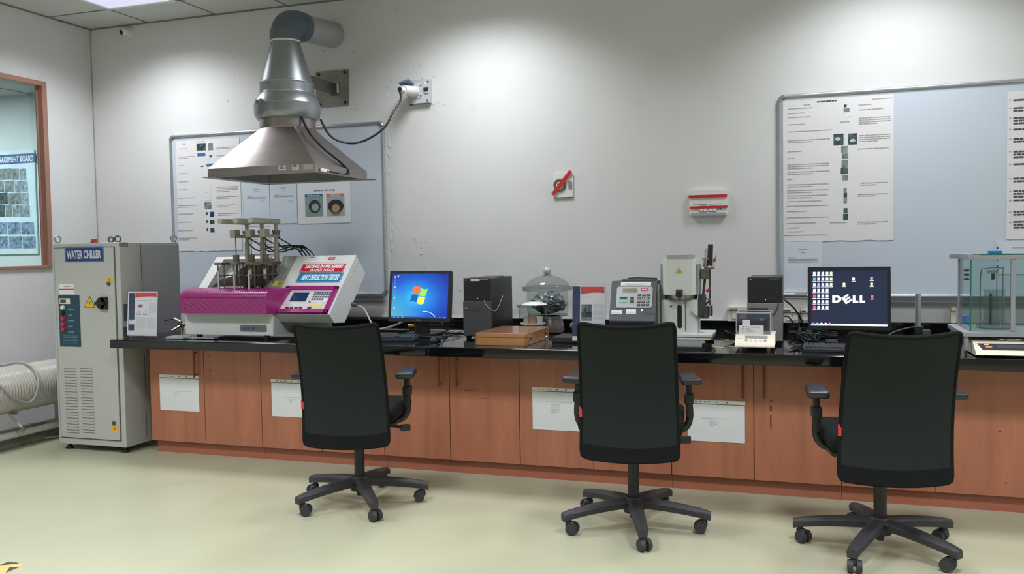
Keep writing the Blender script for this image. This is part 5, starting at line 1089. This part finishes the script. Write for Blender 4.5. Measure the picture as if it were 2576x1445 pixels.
mb = MB(); sqcyl(mb, fx - .005, fy + .02, .105, .075, .02, .868, 1.058, mat('furnace_white_enamel', (0, 0, 0))); Fp = Frame((0, fy - .056, 0), (1, 0, 0), (0, 0, 1)); mb.rrect(Fp, (fx - .014, .895, fx + .011, 1.03), .012, .0005, .0012, mat('slot_shadow_black', (22, 26, 26), .8)); mb.rrect(Fp, (fx + .030, .88, fx + .034, 1.05), .001, .0005, .004, steel); mb.disc(Fp, fx - .05, 1.02, .006, SM, .001, 10); mb.build('pedestal', t)
mb = MB(); mb.box(4.908, 5.198, -.965, -.695, .850, .868, fw, .003); mb.box(4.912, 5.192, -.96, -.70, .834, .848, fw, .003); mb.build('base_plate', t)
for (x, y) in ((4.94, -.93), (5.165, -.93), (4.94, -.73), (5.165, -.73)): mb = MB(); mb.cyl((x, y, ZW), (x, y, .812), .024, black, n=18); mb.cyl((x, y, .812), (x, y, .834), .009, SM, n=10); mb.build('levelling_foot', t)
for (x, y) in ((5.125, -.80), (5.172, -.78)): mb = MB(); mb.rect(Frame((0, 0, .8682), (1, 0, 0), (0, 1, 0)), (x - .006, y - .008, x + .006, y + .008), inkd, .0004); mb.build('bolt', t)
# tool holder on the right of the furnace
q = lambda u, v, y=-.86: at(u, v, 'y', y)
def rod(p0, p1, r, m, r1=None): return MB().cyl(p0, p1, r, m, r1, 16)
a = q(1764, 677); b2 = q(1785, 702); mb = MB(); mb.box(a.x, b2.x, -.90, -.84, b2.z, a.z, dst, .003); hold = mb.build('tool_bracket', t)
rod(q(1776, 678), q(1769, 742), .007, dgrey).build('black_rod', hold); rod(q(1786, 678), q(1786, 768), .0055, dgrey).build('black_rod', hold)
rod(q(1776, 625), q(1776, 652), .0085, chrome).build('steel_piston', hold); rod(q(1776, 650), q(1776, 653), .021, steel).build('piston_flange', hold); rod(q(1776, 653), q(1775, 672), .013, steel).build('piston_body', hold); rod(q(1775, 672), q(1775, 678), .010, steel, .004).build('piston_tip', hold)
rod(q(1787.5, 615), q(1786, 669), .0145, black).build('black_grip', hold); rod(q(1779, 675), q(1798, 674), .006, steel).build('cross_pin', hold)
rod(q(1795, 658), q(1791, 672), .007, chrome).build('small_tool', hold); rod(q(1798.5, 651), q(1796, 659), .007, mat('red_tape', (0, 0, 0))).build('red_collar', hold); rod(q(1802, 641), q(1798.5, 651), .002, steel).build('needle', hold)
rod(q(1777, 734), q(1786, 727), .008, mat('red_tape', (0, 0, 0))).build('red_handle', hold)
a = q(1758, 741); b2 = q(1783, 801); mb = MB(); mb.box(a.x, a.x + (b2.x - a.x) * .7, -.90, -.83, b2.z, a.z, mat('graphite_block', (62, 64, 66), .45, var=.2, vscale=20), .004); c1 = q(1776, 770); mb.box(a.x + .02, b2.x, -.90, -.84, b2.z, c1.z, mat('graphite_block', (0, 0, 0)), .003); mb.build('motor_block', hold)
rod(q(1773, 748), q(1787, 755), .006, steel).build('link_arm', hold); rod(q(1787, 755), q(1775, 767), .005, dgrey).build('link_arm', hold)
a = q(1785, 769); b2 = q(1792, 794); mb = MB(); mb.box(a.x, b2.x, -.90, -.84, b2.z, a.z, steel, .003); mb.box(b2.x - .005, b2.x, -.901, -.839, b2.z, a.z, inkd); mb.build('knurled_knob', hold)
rod(q(1735, 783, -.93), q(1756, 800, -.93), .003, dst).build('cutter_wire', hold); rod(q(1750, 795, -.93), q(1757, 801, -.90), .006, steel).build('wire_clamp', hold)

# ------------------------------------------------------------------ small balance with draft shield
t = thing('balance', 'small cream balance with clear draft shield in front of the right tower', 'balance', (5.437, -1.0, W))
mb = MB(); mb.side([(-1.12, .818), (-1.12, .828), (-1.062, .880), (-.84, .880), (-.83, .83), (-.84, .818)], 5.335, 5.538, cream); mb.build('body', t, angle=50)
BLF = Frame((0, -1.12, .828), (1, 0, 0), (0, .058, .052))
mb = MB(); mb.rrect(BLF, (5.385, .052, 5.502, .068), .003, .0005, .0015, mat('grey_lcd', (140, 142, 140), .3)); mb.build('display', t)
for k in range(5): x = 5.392 + k * .0245; mb = MB(); mb.disc(BLF, x, .036, .0085, mat('blue_grey_button', (120, 140, 170), .4) if k in (0, 4) else mat('pale_button', (196, 196, 196), .4), .0012, 14, .007); mb.build('button', t)
mb = MB(); mb.rect(BLF, (5.345, .046, 5.375, .050), ink, .001); mb.build('print', t)
for (x, y) in ((5.365, -1.07), (5.505, -1.07), (5.435, -.87)): mb = MB(); mb.cyl((x, y, ZW), (x, y, .819), .010, cream, n=12); mb.build('foot', t)
gs = glass('smoky_clear_plastic', (226, 225, 230), .8, .04, .05); sx0, sx1, sy0, sy1, sz0, sz1 = 5.338, 5.515, -1.05, -.87, .881, .992
mb = MB(); mb.box(sx0, sx1, sy0, sy0 + .003, sz0, sz1, gs); mb.box(sx0, sx1, sy1 - .003, sy1, sz0, sz1, gs); mb.box(sx0, sx0 + .003, sy0 + .003, sy1 - .003, sz0, sz1, gs); mb.box(sx1 - .003, sx1, sy0 + .003, sy1 - .003, sz0, sz1, gs); mb.box(sx0 - .002, sx1 + .002, sy0 - .002, sy1 + .002, sz1, sz1 + .004, gs); mb.build('draft_shield', t)
mb = MB()
for (x, y) in ((sx0, sy0), (sx1, sy0), (sx0, sy1), (sx1, sy1)): mb.cyl((x, y, sz0), (x, y, sz1 + .004), .003, mat('milky_edge_plastic', (170, 170, 174), .3), n=8)
for (p, r_) in (((sx0, sy0), (sx1, sy0)), ((sx1, sy0), (sx1, sy1)), ((sx1, sy1), (sx0, sy1)), ((sx0, sy1), (sx0, sy0))): mb.cyl((*p, sz1 + .003), (*r_, sz1 + .003), .003, mat('milky_edge_plastic', (0, 0, 0)), n=8)
mb.build('shield_edges', t)
SHF = Frame((0, sy0 - .0035, 0), (1, 0, 0), (0, 0, 1))
mb = MB(); b = SHF.box(1859, 819, 1921, 848); mb.rrect(SHF, b, .001, 0, .0012, paper)
for k in range(6): mb.rect(SHF, (b[0] + .008, b[3] - .018 - k * .0085, b[0] + .03, b[3] - .016 - k * .0085), ink, .0018); mb.rect(SHF, (b[0] + .035, b[3] - .018 - k * .0085, b[0] + .06 + (k % 3) * .01, b[3] - .016 - k * .0085), ink, .0018)
mb.disc(SHF, b[0] + .022, b[3] - .009, .004, inkd, .0018, 10); mb.rect(SHF, (b[0] + .03, b[3] - .011, b[2] - .02, b[3] - .008), inkd, .0018); mb.build('calibration_card', t)
mb = MB(); mb.rrect(SHF, SHF.box(1867, 805, 1887, 819), .001, 0, .0008, paper); mb.rect(SHF, SHF.box(1870, 810, 1884, 811), ink, .0014); mb.build('paper_tag', t)
mb = MB(); mb.rect(SHF, SHF.box(1910, 801, 1922, 807), mat('blue_sticker', (40, 120, 190), .4), .001); mb.build('blue_sticker', t)
yst = mat('pale_yellow_strip', (206, 196, 140), .5)
for k, (u, v, du, m) in enumerate(((1795, 873, 26, yst), (1822, 871, 22, yst), (1828, 858, 24, yst), (1812, 853, 22, mat('tan_strip', (160, 130, 90), .5)))):
    a = at(u, v, 'z', W + .003); b2 = at(u + du, v + 2.5, 'z', W + .003); mb = MB(); mb.cyl(a, b2, .0028, m, n=6); tag(mb.build('extruded_strand'), ['pale yellow strand on the worktop nearest the front edge below the furnace', 'pale yellow strand just left of the small balance front', 'pale yellow strand behind the others left of the small balance', 'tan strand farthest back beside the small balance'][k], 'plastic strand', 'extruded strands on the worktop')

# ------------------------------------------------------------------ cable tangle between right tower and monitor
def tangle(n, x0, x1, y0, y1, m, r, label, zt=.05):
    P = []
    for k in range(n): P.append((random.uniform(x0, x1), random.uniform(y0, y1), W + random.uniform(.008, zt)))
    return cable(P, r, m, label, 'tangled_cable', 'tangled cables between the right tower and monitor')
tangle(16, 5.60, 5.88, -.62, -.30, green_c, .0035, 'bright green network cable in the tangle by the right tower')
tangle(18, 5.60, 5.98, -.70, -.28, dgreen_c, .004, 'dark green cable coiled in the tangle by the right tower', .06)
tangle(16, 5.60, 5.77, -.92, -.45, cable_m, .0045, 'black cable heaped before the right monitor base')
tangle(14, 5.60, 5.72, -1.10, -.86, cable_m, .003, 'thin black cable scribbled on the worktop left of the right keyboard', .02)
tangle(12, 5.22, 5.36, -.62, -.35, cable_m, .004, 'black cable lying behind the small balance')
cable([(5.575, -.45, 1.03), (5.62, -.44, .99), (5.66, -.42, .93), (5.69, -.40, .86), (5.72, -.42, .81)], .005, cable_m, 'black cable arching down from the right side of the right tower', 'tangled_cable', 'tangled cables between the right tower and monitor')
cable([(5.575, -.50, .935), (5.60, -.50, .93), (5.64, -.48, .87), (5.67, -.45, .815)], .004, cable_m, 'short black cable bending down beside the right tower', 'tangled_cable', 'tangled cables between the right tower and monitor')
cable([(5.655, -.42, .95), (5.655, -.41, .90), (5.66, -.42, .85), (5.68, -.46, .81)], .004, green_c, 'green cable hanging upright behind the tangle by the right tower', 'tangled_cable', 'tangled cables between the right tower and monitor')
# metal pole with sockets and a white power strip
px_, py_ = 6.315, -.34
t = thing('pole_holder', 'light grey metal pole in a black holder right of the right monitor', 'pole', (px_, py_, W))
mb = MB(); mb.cyl((px_, py_, .872), (px_, py_, 1.062), .0165, alum, n=24); mb.build('pole', t)
mb = MB(); mb.box(px_ - .02, px_ + .03, py_ - .025, py_ + .03, ZW, .873, black, .004); mb.build('holder', t)
mb = MB(); mb.box(px_ + .018, px_ + .060, py_ - .075, py_ - .025, .81, .858, dgrey, .006); mb.box(px_ + .012, px_ + .062, py_ - .08, py_ - .0255, ZW, .811, black, .004); mb.build('adapter', t)
cable([(px_ - .018, py_, .868), (6.24, py_ - .02, .858), (6.17, py_ - .05, .835), (6.13, -.45, .808)], .0045, mat('dark_grey_cable', (78, 78, 80), .5), 'dark grey cable running from the grey pole to the right monitor', 'pole_cable', None)
mb = MB(); mb.box(6.27, 6.335, -.52, -.46, ZW, W + .026, white_pl, .005); mb.box(6.345, 6.47, -.52, -.46, ZW, W + .026, white_pl, .005); mb.box(6.335, 6.345, -.515, -.465, ZW, W + .024, white_pl); tag(mb.build('power_strip'), 'white power strip lying below the grey pole', 'power strip')
cable([(6.40, -.50, .83), (6.44, -.47, .845), (6.48, -.45, .83), (6.45, -.55, .83), (6.39, -.58, .81)], .006, cable_m, 'black plug cable coiled on the white power strip', 'power_cable', None)
mb = MB(); mb.cyl((6.405, -.62, .83), (6.43, -.60, .833), .007, mat('blue_plug', (60, 130, 190), .4), n=12); mb.cyl((6.43, -.60, .833), (6.49, -.58, .828), .004, paper, n=8); mb.box(6.40, 6.49, -.63, -.57, ZW, .824, black); tag(mb.build('blue_connector'), 'small blue and white connector beside the weighing table', 'connector')

# ------------------------------------------------------------------ weighing table with glass cabinet and balance
al2 = mat('grey_painted_metal', (158, 160, 166), .4, .2, var=.03); TX0_, TX1_, TY0_, TY1_ = 6.432, 6.97, -1.10, -.62
t = thing('weighing_table', 'low grey metal stand carrying the glass weighing cabinet', 'stand', ((TX0_ + TX1_) / 2, -.86, W))
mb = MB(); mb.box(TX0_, TX1_, TY0_, TY1_, .890, .912, al2, .002); mb.build('table_top', t)
for (x, y) in ((TX0_ + .012, TY0_ + .012), (TX1_ - .03, TY0_ + .012), (TX0_ + .012, TY1_ - .03), (TX1_ - .03, TY1_ - .03)): mb = MB(); mb.box(x, x + .018, y, y + .018, .818, .890, al2, .001); mb.cyl((x + .009, y + .009, ZW), (x + .009, y + .009, .819), .005, SM, n=8); mb.build('leg', t)
gx0, gx1, gy0, gy1, gz0, gz1 = 6.474, 6.872, -1.055, -.70, .9125, 1.272
t = thing('glass_weighing_cabinet', 'glass weighing cabinet with grey frame at the right end of the bench', 'glass cabinet', ((gx0 + gx1) / 2, (gy0 + gy1) / 2, gz0))
gp_ = glass('cabinet_glass', (240, 247, 246), .8, .02, .03); edge = mat('green_glass_edge', (34, 104, 92), .15)
mb = MB()
for (x, y) in ((gx0 - .004, gy1 - .02), (gx1 - .02, gy1 - .02), (gx1 - .02, gy0 + .005)): mb.box(x, x + .022, y, y + .022, gz0, gz1, al2, .001)
mb.box(6.655, 6.675, gy0 + .005, gy0 + .020, gz0, gz1, al2, .001); mb.box(gx0 - .045, gx1 + .01, gy1 - .03, gy1 + .01, gz1, gz1 + .026, al2, .002); mb.box(gx1 - .02, gx1 + .01, gy0, gy1 - .03, gz1, gz1 + .026, al2, .002)
mb.box(gx0 - .012, gx0 + .012, gy0, gy1 - .03, gz1, gz1 + .026, al2, .002); mb.box(gx0 + .012, gx1 - .02, gy0, gy0 + .02, gz1, gz1 + .020, al2, .002); fr_ = mb.build('frame', t)
mb = MB(); mb.box(gx0 + .006, 6.655, gy0 + .008, gy0 + .012, gz0 + .001, gz1, gp_); mb.build('front_pane', t)
mb = MB(); mb.box(6.676, gx1 - .02, gy0 + .008, gy0 + .012, gz0 + .001, gz1, gp_); mb.build('front_pane', t)
mb = MB(); mb.box(gx0, gx0 + .004, gy0 + .02, gy1 - .025, gz0 + .001, gz1, gp_); mb.build('side_pane', t)
mb = MB(); mb.box(gx0 + .02, gx1 - .022, gy1 - .012, gy1 - .008, gz0 + .001, gz1, gp_); mb.build('back_pane', t)
mb = MB(); mb.box(gx0 + .001, gx0 + .006, gy0 + .004, gy0 + .010, gz0 + .001, gz1, edge); mb.build('pane_edge', t)
mb = MB(); mb.box(gx0 + .045, gx1 - .005, gy0 + .004, gy1 - .01, gz1 + .020, gz1 + .025, gp_); mb.box(gx0 + .045, gx1 - .005, gy0 + .002, gy0 + .004, gz1 + .020, gz1 + .025, edge); mb.build('top_pane', t)
blue_pl = mat('blue_handle_plastic', (30, 112, 178), .4)
mb = MB(); mb.box(6.562, 6.618, gy0 + .02, gy0 + .07, gz1 + .025, gz1 + .042, blue_pl, .004); mb.build('top_handle', t)
mb = MB(); mb.box(gx0 - .016, gx0 - .0005, gy0 + .10, gy0 + .13, .945, .985, blue_pl, .003); mb.build('side_handle', t)
for k in range(3): mb = MB(); mb.cyl((gx0 + .008, gy0 + .10, 1.215 - k * .022), (gx0 - .014, gy0 + .10, 1.215 - k * .022), .006, dgrey, n=12); mb.build('knob', t)
# inside: wire frame, beaker, black probe, dish
ix, iy = 6.60, -.90; wire = mat('steel_wire', (126, 126, 128), .3, .9)
t = thing('wire_weighing_frame', 'thin wire hanging frame inside the glass weighing cabinet', 'wire frame', (ix, iy, gz0))
mb = MB(); mb.tube([(ix - .055, iy, gz0 + .003), (ix - .055, iy, 1.10), (ix - .052, iy, 1.205), (ix - .035, iy, 1.222), (ix + .045, iy, 1.224), (ix + .048, iy, 1.20), (ix + .048, iy, gz0 + .003)], .0022, wire, 6, 3); mb.tube([(ix + .02, iy, 1.222), (ix + .02, iy, 1.08)], .002, wire, 6, 1); mb.build('wire_arch', t)
mb = MB(); mb.box(ix - .025, ix + .025, iy - .012, iy + .012, 1.196, 1.214, mat('clear_grey_block', (168, 170, 170), .2)); mb.cyl((ix + .003, iy, 1.196), (ix + .003, iy, 1.165), .008, dgrey, n=12); mb.build('hanger', t)
t = thing('beaker', 'tall clear glass beaker with black probe inside the weighing cabinet', 'beaker', (ix + .012, iy + .01, gz0))
mb = MB(); mb.lathe([(.052, 1.115), (.048, 1.108), (.048, .965), (.044, .955), (.0, .953)], (ix + .012, iy + .01, 0), glass('beaker_glass', (228, 233, 231), 1.1, .03, .08), 36); mb.build('glass_wall', t)
mb = MB(); mb.lathe([(.055, .955), (.057, .945), (.05, .932), (.0, .93)], (ix + .012, iy + .01, 0), glass('beaker_glass', (0, 0, 0)), 36); mb.lathe([(.08, .94), (.082, .918), (.0, gz0 + .0005)], (ix + .01, iy + .01, 0), glass('beaker_glass', (0, 0, 0)), 36); mb.build('support_dish', t)
mb = MB(); mb.cyl((ix - .008, iy, .935), (ix - .008, iy, 1.095), .0065, black, n=14); mb.build('probe', t)
t = thing('balance', 'cream balance with dark display panel under the grey metal stand', 'balance', (6.66, -1.04, W))
mb = MB(); mb.side([(-1.205, .812), (-1.19, .826), (-1.10, .868), (-.84, .868), (-.84, .806), (-1.19, .806)], 6.478, 6.84, cream); mb.build('body', t, angle=50)
B2 = Frame((0, -1.19, .826), (1, 0, 0), (0, .09, .042)); mb = MB(); mb.poly(B2, [(6.512, .016), (6.806, .016), (6.795, .078), (6.495, .078)], mat('charcoal_panel', (40, 38, 40), .4), .0008); mb.rect(B2, (6.58, .034, 6.72, .066), mat('dark_lcd', (66, 74, 76), .25), .0014); mb.rect(B2, (6.525, .062, 6.545, .072), cream, .0014); mb.build('display_panel', t)
for x in (6.527, 6.745): mb = MB(); mb.rrect(B2, (x, .036, x + .030, .052), .007, .0008, .003, mat('orange_button', (224, 126, 74), .4)); mb.build('orange_button', t)
mb = MB(); mb.cyl((6.66, -.98, .869), (6.66, -.98, .876), .085, chrome, n=40); mb.cyl((6.66, -.98, .868), (6.66, -.98, .870), .03, chrome, n=20); mb.build('weighing_pan', t)
for (x, y) in ((6.51, -1.17), (6.81, -1.17), (6.51, -.87), (6.81, -.87)): mb = MB(); mb.cyl((x, y, ZW), (x, y, .807), .010, black, n=10); mb.build('foot', t)
# ------------------------------------------------------------------ office chairs
def mesh_fabric():
    m = bpy.data.materials.new('black_mesh_fabric'); m.use_nodes = True; nt = m.node_tree; N = nt.nodes; L = nt.links; b = N['Principled BSDF']
    b.inputs['Base Color'].default_value = lin((27, 32, 32)); b.inputs['Roughness'].default_value = .75; b.inputs['Specular IOR Level'].default_value = .25
    tc = N.new('ShaderNodeTexCoord'); tr = N.new('ShaderNodeBsdfTransparent'); ms = N.new('ShaderNodeMixShader')
    vo = N.new('ShaderNodeTexVoronoi'); vo.inputs['Scale'].default_value = 330; L.new(tc.outputs['Object'], vo.inputs['Vector'])
    mr = N.new('ShaderNodeMapRange'); mr.inputs[1].default_value = .0; mr.inputs[2].default_value = .32; mr.inputs[3].default_value = .75; mr.inputs[4].default_value = 0.0; L.new(vo.outputs['Distance'], mr.inputs[0])
    L.new(mr.outputs[0], ms.inputs[0]); L.new(b.outputs[0], ms.inputs[1]); L.new(tr.outputs[0], ms.inputs[2]); L.new(ms.outputs[0], N['Material Output'].inputs[0])
    return m
fab = mesh_fabric(); fab2 = mat('black_seat_fabric', (15, 17, 17), .85, var=.2, vscale=90, bump=.1, bscale=500, spec=.2); chp = mat('charcoal_nylon', (46, 45, 49), .55, var=.12, vscale=14, bump=.05, bscale=200); armp = mat('satin_arm_pad', (34, 34, 40), .3, var=.08)
def make_chair():
    """chair at the origin, facing +y, floor at z = 0"""
    t = thing('office_chair', 'x', 'office chair', (0, 0, 0), 0, 'office chairs at the bench')
    R = .348
    # base
    mb = MB(); mb.lathe([(.0, .150), (.042, .150), (.050, .142), (.056, .10), (.048, .075), (.0, .072)], (0, 0, 0), chp, 28); mb.cyl((0, 0, .045), (0, 0, .075), .018, chp, n=14); mb.build('hub', t)
    for k in range(5):
        a = 2 * PI * k / 5; ca, sa = math.cos(a), math.sin(a); mb = MB(); V = []; F = []
        for i in range(11):
            f = i / 10; r = .02 + (R - .0) * f; zt = .148 - .028 * f * f - .012 * f; hb = .046 - .006 * f; wd = .036 - .011 * f
            if f > .93: wd *= .86; zt -= .003
            for (sx, sz) in ((-1, -1), (1, -1), (1, .25), (.62, .85), (0, 1), (-.62, .85), (-1, .25)):
                wv = wd * sx * (1 if sz > 0 else .88); zv = zt - hb * (1 - sz) / 2
                V.append((r * ca - wv * sa, r * sa + wv * ca, zv))
        n = 7
        for i in range(10):
            for j in range(n): F.append((i * n + j, i * n + (j + 1) % n, (i + 1) * n + (j + 1) % n, (i + 1) * n + j))
        F += [tuple(range(n)), tuple(10 * n + j for j in range(n))]
        mb.add(V, F, chp); leg = mb.build('leg', t, angle=45)
        cx, cy = (R - .012) * ca, (R - .012) * sa; sw = a + (1.2, 2.4, .4, 3.3, 1.9)[k]; ux, uy = math.cos(sw), math.sin(sw); px, py = -uy, ux
        ox, oy = cx + ux * .018, cy + uy * .018
        mb = MB(); mb.cyl((cx, cy, .060), (cx, cy, .082), .013, chp, n=12)
        for s_ in (-1, 1): mb.cyl((ox + px * .008 * s_, oy + py * .008 * s_, .0295), (ox + px * .028 * s_, oy + py * .028 * s_, .0295), .029, chp, .026, 22)
        M = Matrix.Translation((cx + ux * .006, cy + uy * .006, .046)) @ Matrix.Rotation(sw, 4, 'Z'); mb.obox(M, .046, .030, .036, chp, .010); mb.build('caster', leg, angle=50)
    mb = MB(); mb.cyl((0, 0, .14), (0, 0, .30), .0275, black, n=28); mb.cyl((0, 0, .30), (0, 0, .306), .024, black, n=28); mb.cyl((0, 0, .305), (0, 0, .42), .0165, mat('dark_steel_rod', (60, 62, 62), .3, .8), n=24); mb.build('gas_lift', t)
    mb = MB(); mb.box(-.09, .09, -.12, .13, .412, .455, black, .012); mb.box(-.03, .03, -.26, -.10, .42, .445, black, .006); mb.build('tilt_mechanism', t)
    mb = MB(); mb.cyl((.08, .02, .425), (.235, .03, .408), .007, black, n=10); mb.obox(Matrix.Translation((.250, .03, .405)) @ Matrix.Rotation(.35, 4, 'Z'), .055, .018, .038, black, .008); mb.build('lever', t)
    # seat
    mb = MB(); Fs = Frame((0, 0, 0), (1, 0, 0), (0, 1, 0)); mb.rrect(Fs, (-.235, -.21, .235, .26), .07, .452, .468, black)
    b = bmesh.new(); bmesh.ops.create_cube(b, size=1)
    for v in b.verts: v.co = Vector((v.co.x * .49, v.co.y * .49, v.co.z * .075))
    bmesh.ops.bevel(b, geom=b.edges[:], offset=.034, segments=4, affect='EDGES', profile=.5)
    mb.bm(b, fab2, Matrix.Translation((0, .03, .508))); mb.build('seat', t, angle=60)
    # backrest: tall curved mesh panel, leaning back
    nx, nz = 17, 21; z0, z1 = .375, 1.0
    def bp(i, j, off=0):
        f = i / (nx - 1) * 2 - 1; g = j / (nz - 1); hw = .221 - .012 * g
        z = z0 + (z1 - z0) * g; z += (.020 * f * f - .012) * g - (.012 * (1 - f * f)) * (1 - g)
        y = -.255 - .125 * g * g - .02 * g - .030 * (1 - f * f) + .035 * math.sin(g * PI) * .6
        if abs(f) > .999: z -= 0
        return Vector((f * hw, y + off, z))
    mb = MB(); V = []; F = []
    for j in range(nz):
        for i in range(nx): V.append(bp(i, j, 0))
    for j in range(nz):
        for i in range(nx): V.append(bp(i, j, .012))
    o = nx * nz
    for j in range(nz - 1):
        for i in range(nx - 1): a = j * nx + i; F.append((a, a + 1, a + nx + 1, a + nx)); F.append((o + a, o + a + nx, o + a + nx + 1, o + a + 1))
    mb.add(V, F, fab); bk = mb.build('backrest', t, angle=80)
    cr_ = lambda i, j, a, b2: bp(i, j, .006) * .8 + bp(a, b2, .006) * .2
    ring = [cr_(0, 0, 1, 1)] + [bp(i, 0, .006) for i in range(1, nx - 1)] + [cr_(nx - 1, 0, nx - 2, 1)] + [bp(nx - 1, j, .006) for j in range(1, nz - 1)] + [cr_(nx - 1, nz - 1, nx - 2, nz - 2)] + [bp(i, nz - 1, .006) for i in range(nx - 2, 0, -1)] + [cr_(0, nz - 1, 1, nz - 2)] + [bp(0, j, .006) for j in range(nz - 2, 0, -1)]
    mb = MB(); mb.tube(ring + [ring[0]], .0095, fab2, 10, 2); mb.build('back_frame', bk)
    mb = MB()
    sl_ = [bp(i, 0, .004) for i in range(nx)]; V = []; F = []
    for j in (0, 1, 2):
        for i in range(nx): V.append(bp(i, j * .9 if False else j, -.003))
    for j in (0, 1):
        for i in range(nx - 1): a = j * nx + i; F.append((a, a + 1, a + nx + 1, a + nx))
    mb.add(V, F, fab2); mb.build('lower_hem', bk)
    mb = MB(); mb.box(-.045, .045, -.262, -.235, .42, .62, black, .008); mb.box(-.05, .05, -.26, -.20, .42, .445, black, .006); mb.build('back_bracket', t)
    mb = MB(); mb.box(-.2275, -.214, -.262, -.259, .560, .610, red, .001); mb.build('red_tag', t)
    # arms
    for s_ in (-1, 1):
        mb = MB(); x = s_ * .268
        mb.tube([(s_ * .10, .01, .445), (s_ * .20, .01, .448), (s_ * .255, .012, .475), (s_ * .272, .014, .53), (x, .014, .60)], [.017, .017, .017, .017, .016, .016], black, 10, 4)
        mb.box(x - .016, x + .016, -.008, .036, .52, .60, black, .006); mb.box(x - .022, x + .022, -.014, .042, .585, .635, black, .006); mb.box(x - .013, x + .013, -.004, .032, .62, .69, black, .004); arm = mb.build('armrest', t, angle=50)
        mb = MB(); b = bmesh.new(); bmesh.ops.create_cube(b, size=1)
        for v in b.verts: v.co = Vector((v.co.x * (.096 if v.co.y < 0 else .086), v.co.y * .27, v.co.z * .034 + (.006 if v.co.y < 0 else -.004)))
        bmesh.ops.bevel(b, geom=b.edges[:], offset=.013, segments=3, affect='EDGES', profile=.5)
        mb.bm(b, armp, Matrix.Translation((x, .01, .703)) @ Matrix.Rotation(s_ * .10, 4, 'Z')); mb.build('arm_pad', arm, angle=60)
    return t
ch = make_chair()
spots = [(3.407, -1.752, 14, 2.8911, 0.0, 'black mesh office chair at the left, before the blue-screen monitor'),
         (4.900, -1.7485, 7, 2.4985, .022, 'black mesh office chair in the middle, before the keypad unit'),
         (6.007, -1.773, 9, 1.8295, 0.0, 'black mesh office chair at the right, before the monitor with white lettering')]
legs0 = None
for i, (x, y, rz, ph, lift, lab) in enumerate(spots):
    o = ch if i == len(spots) - 1 else copy_tree(ch)
    o.location = (x, y, 0); o.rotation_euler = (0, 0, math.radians(rz)); o['label'] = lab
    for c in o.children:
        nm = c.name.split('.')[0]
        if nm in ('leg', 'hub'): c.rotation_euler = (0, 0, ph - math.radians(rz))
        elif nm != 'gas_lift': c.location = (0, 0, lift)
        else: c.scale = (1, 1, 1 + lift / .3)
# ------------------------------------------------------------------ hazard tape on the floor at the lower left
FFl = Frame((0, 0, 0), (1, 0, 0), (0, 1, 0)); q0 = at(0, 1421, 'z', 0); q1 = at(55, 1418, 'z', 0); q2 = at(20, 1442, 'z', 0); q3 = at(-60, 1462, 'z', 0)
mb = MB(); hz = mat('worn_yellow_tape', (206, 178, 108), .5, var=.1); hb_ = mat('worn_black_tape', (64, 58, 52), .5, var=.15)
d1 = (Vector((q1.x - q0.x, q1.y - q0.y))); u_ = d1.normalized(); n_ = Vector((-u_.y, u_.x))
def P2(u, v): p = at(u, v, 'z', .001); return (p.x, p.y)
mb.prism(FFl, [P2(-90, 1440), P2(22, 1413), P2(55, 1419), P2(56, 1424), P2(15, 1444), P2(-60, 1475)], .0003, .001, hz)
for pts in ([(-2, 1423), (22, 1413.5), (48, 1417), (46, 1419), (15, 1422)], [(24, 1428), (50, 1427), (14, 1442.5)], [(-60, 1440), (-30, 1433), (-12, 1446), (-45, 1462)]): mb.poly(FFl, [P2(u, v) for u, v in pts], hb_, .0014)
tag(mb.build('hazard_tape'), 'worn yellow and black hazard tape corner on the floor at the lower left', 'floor tape')
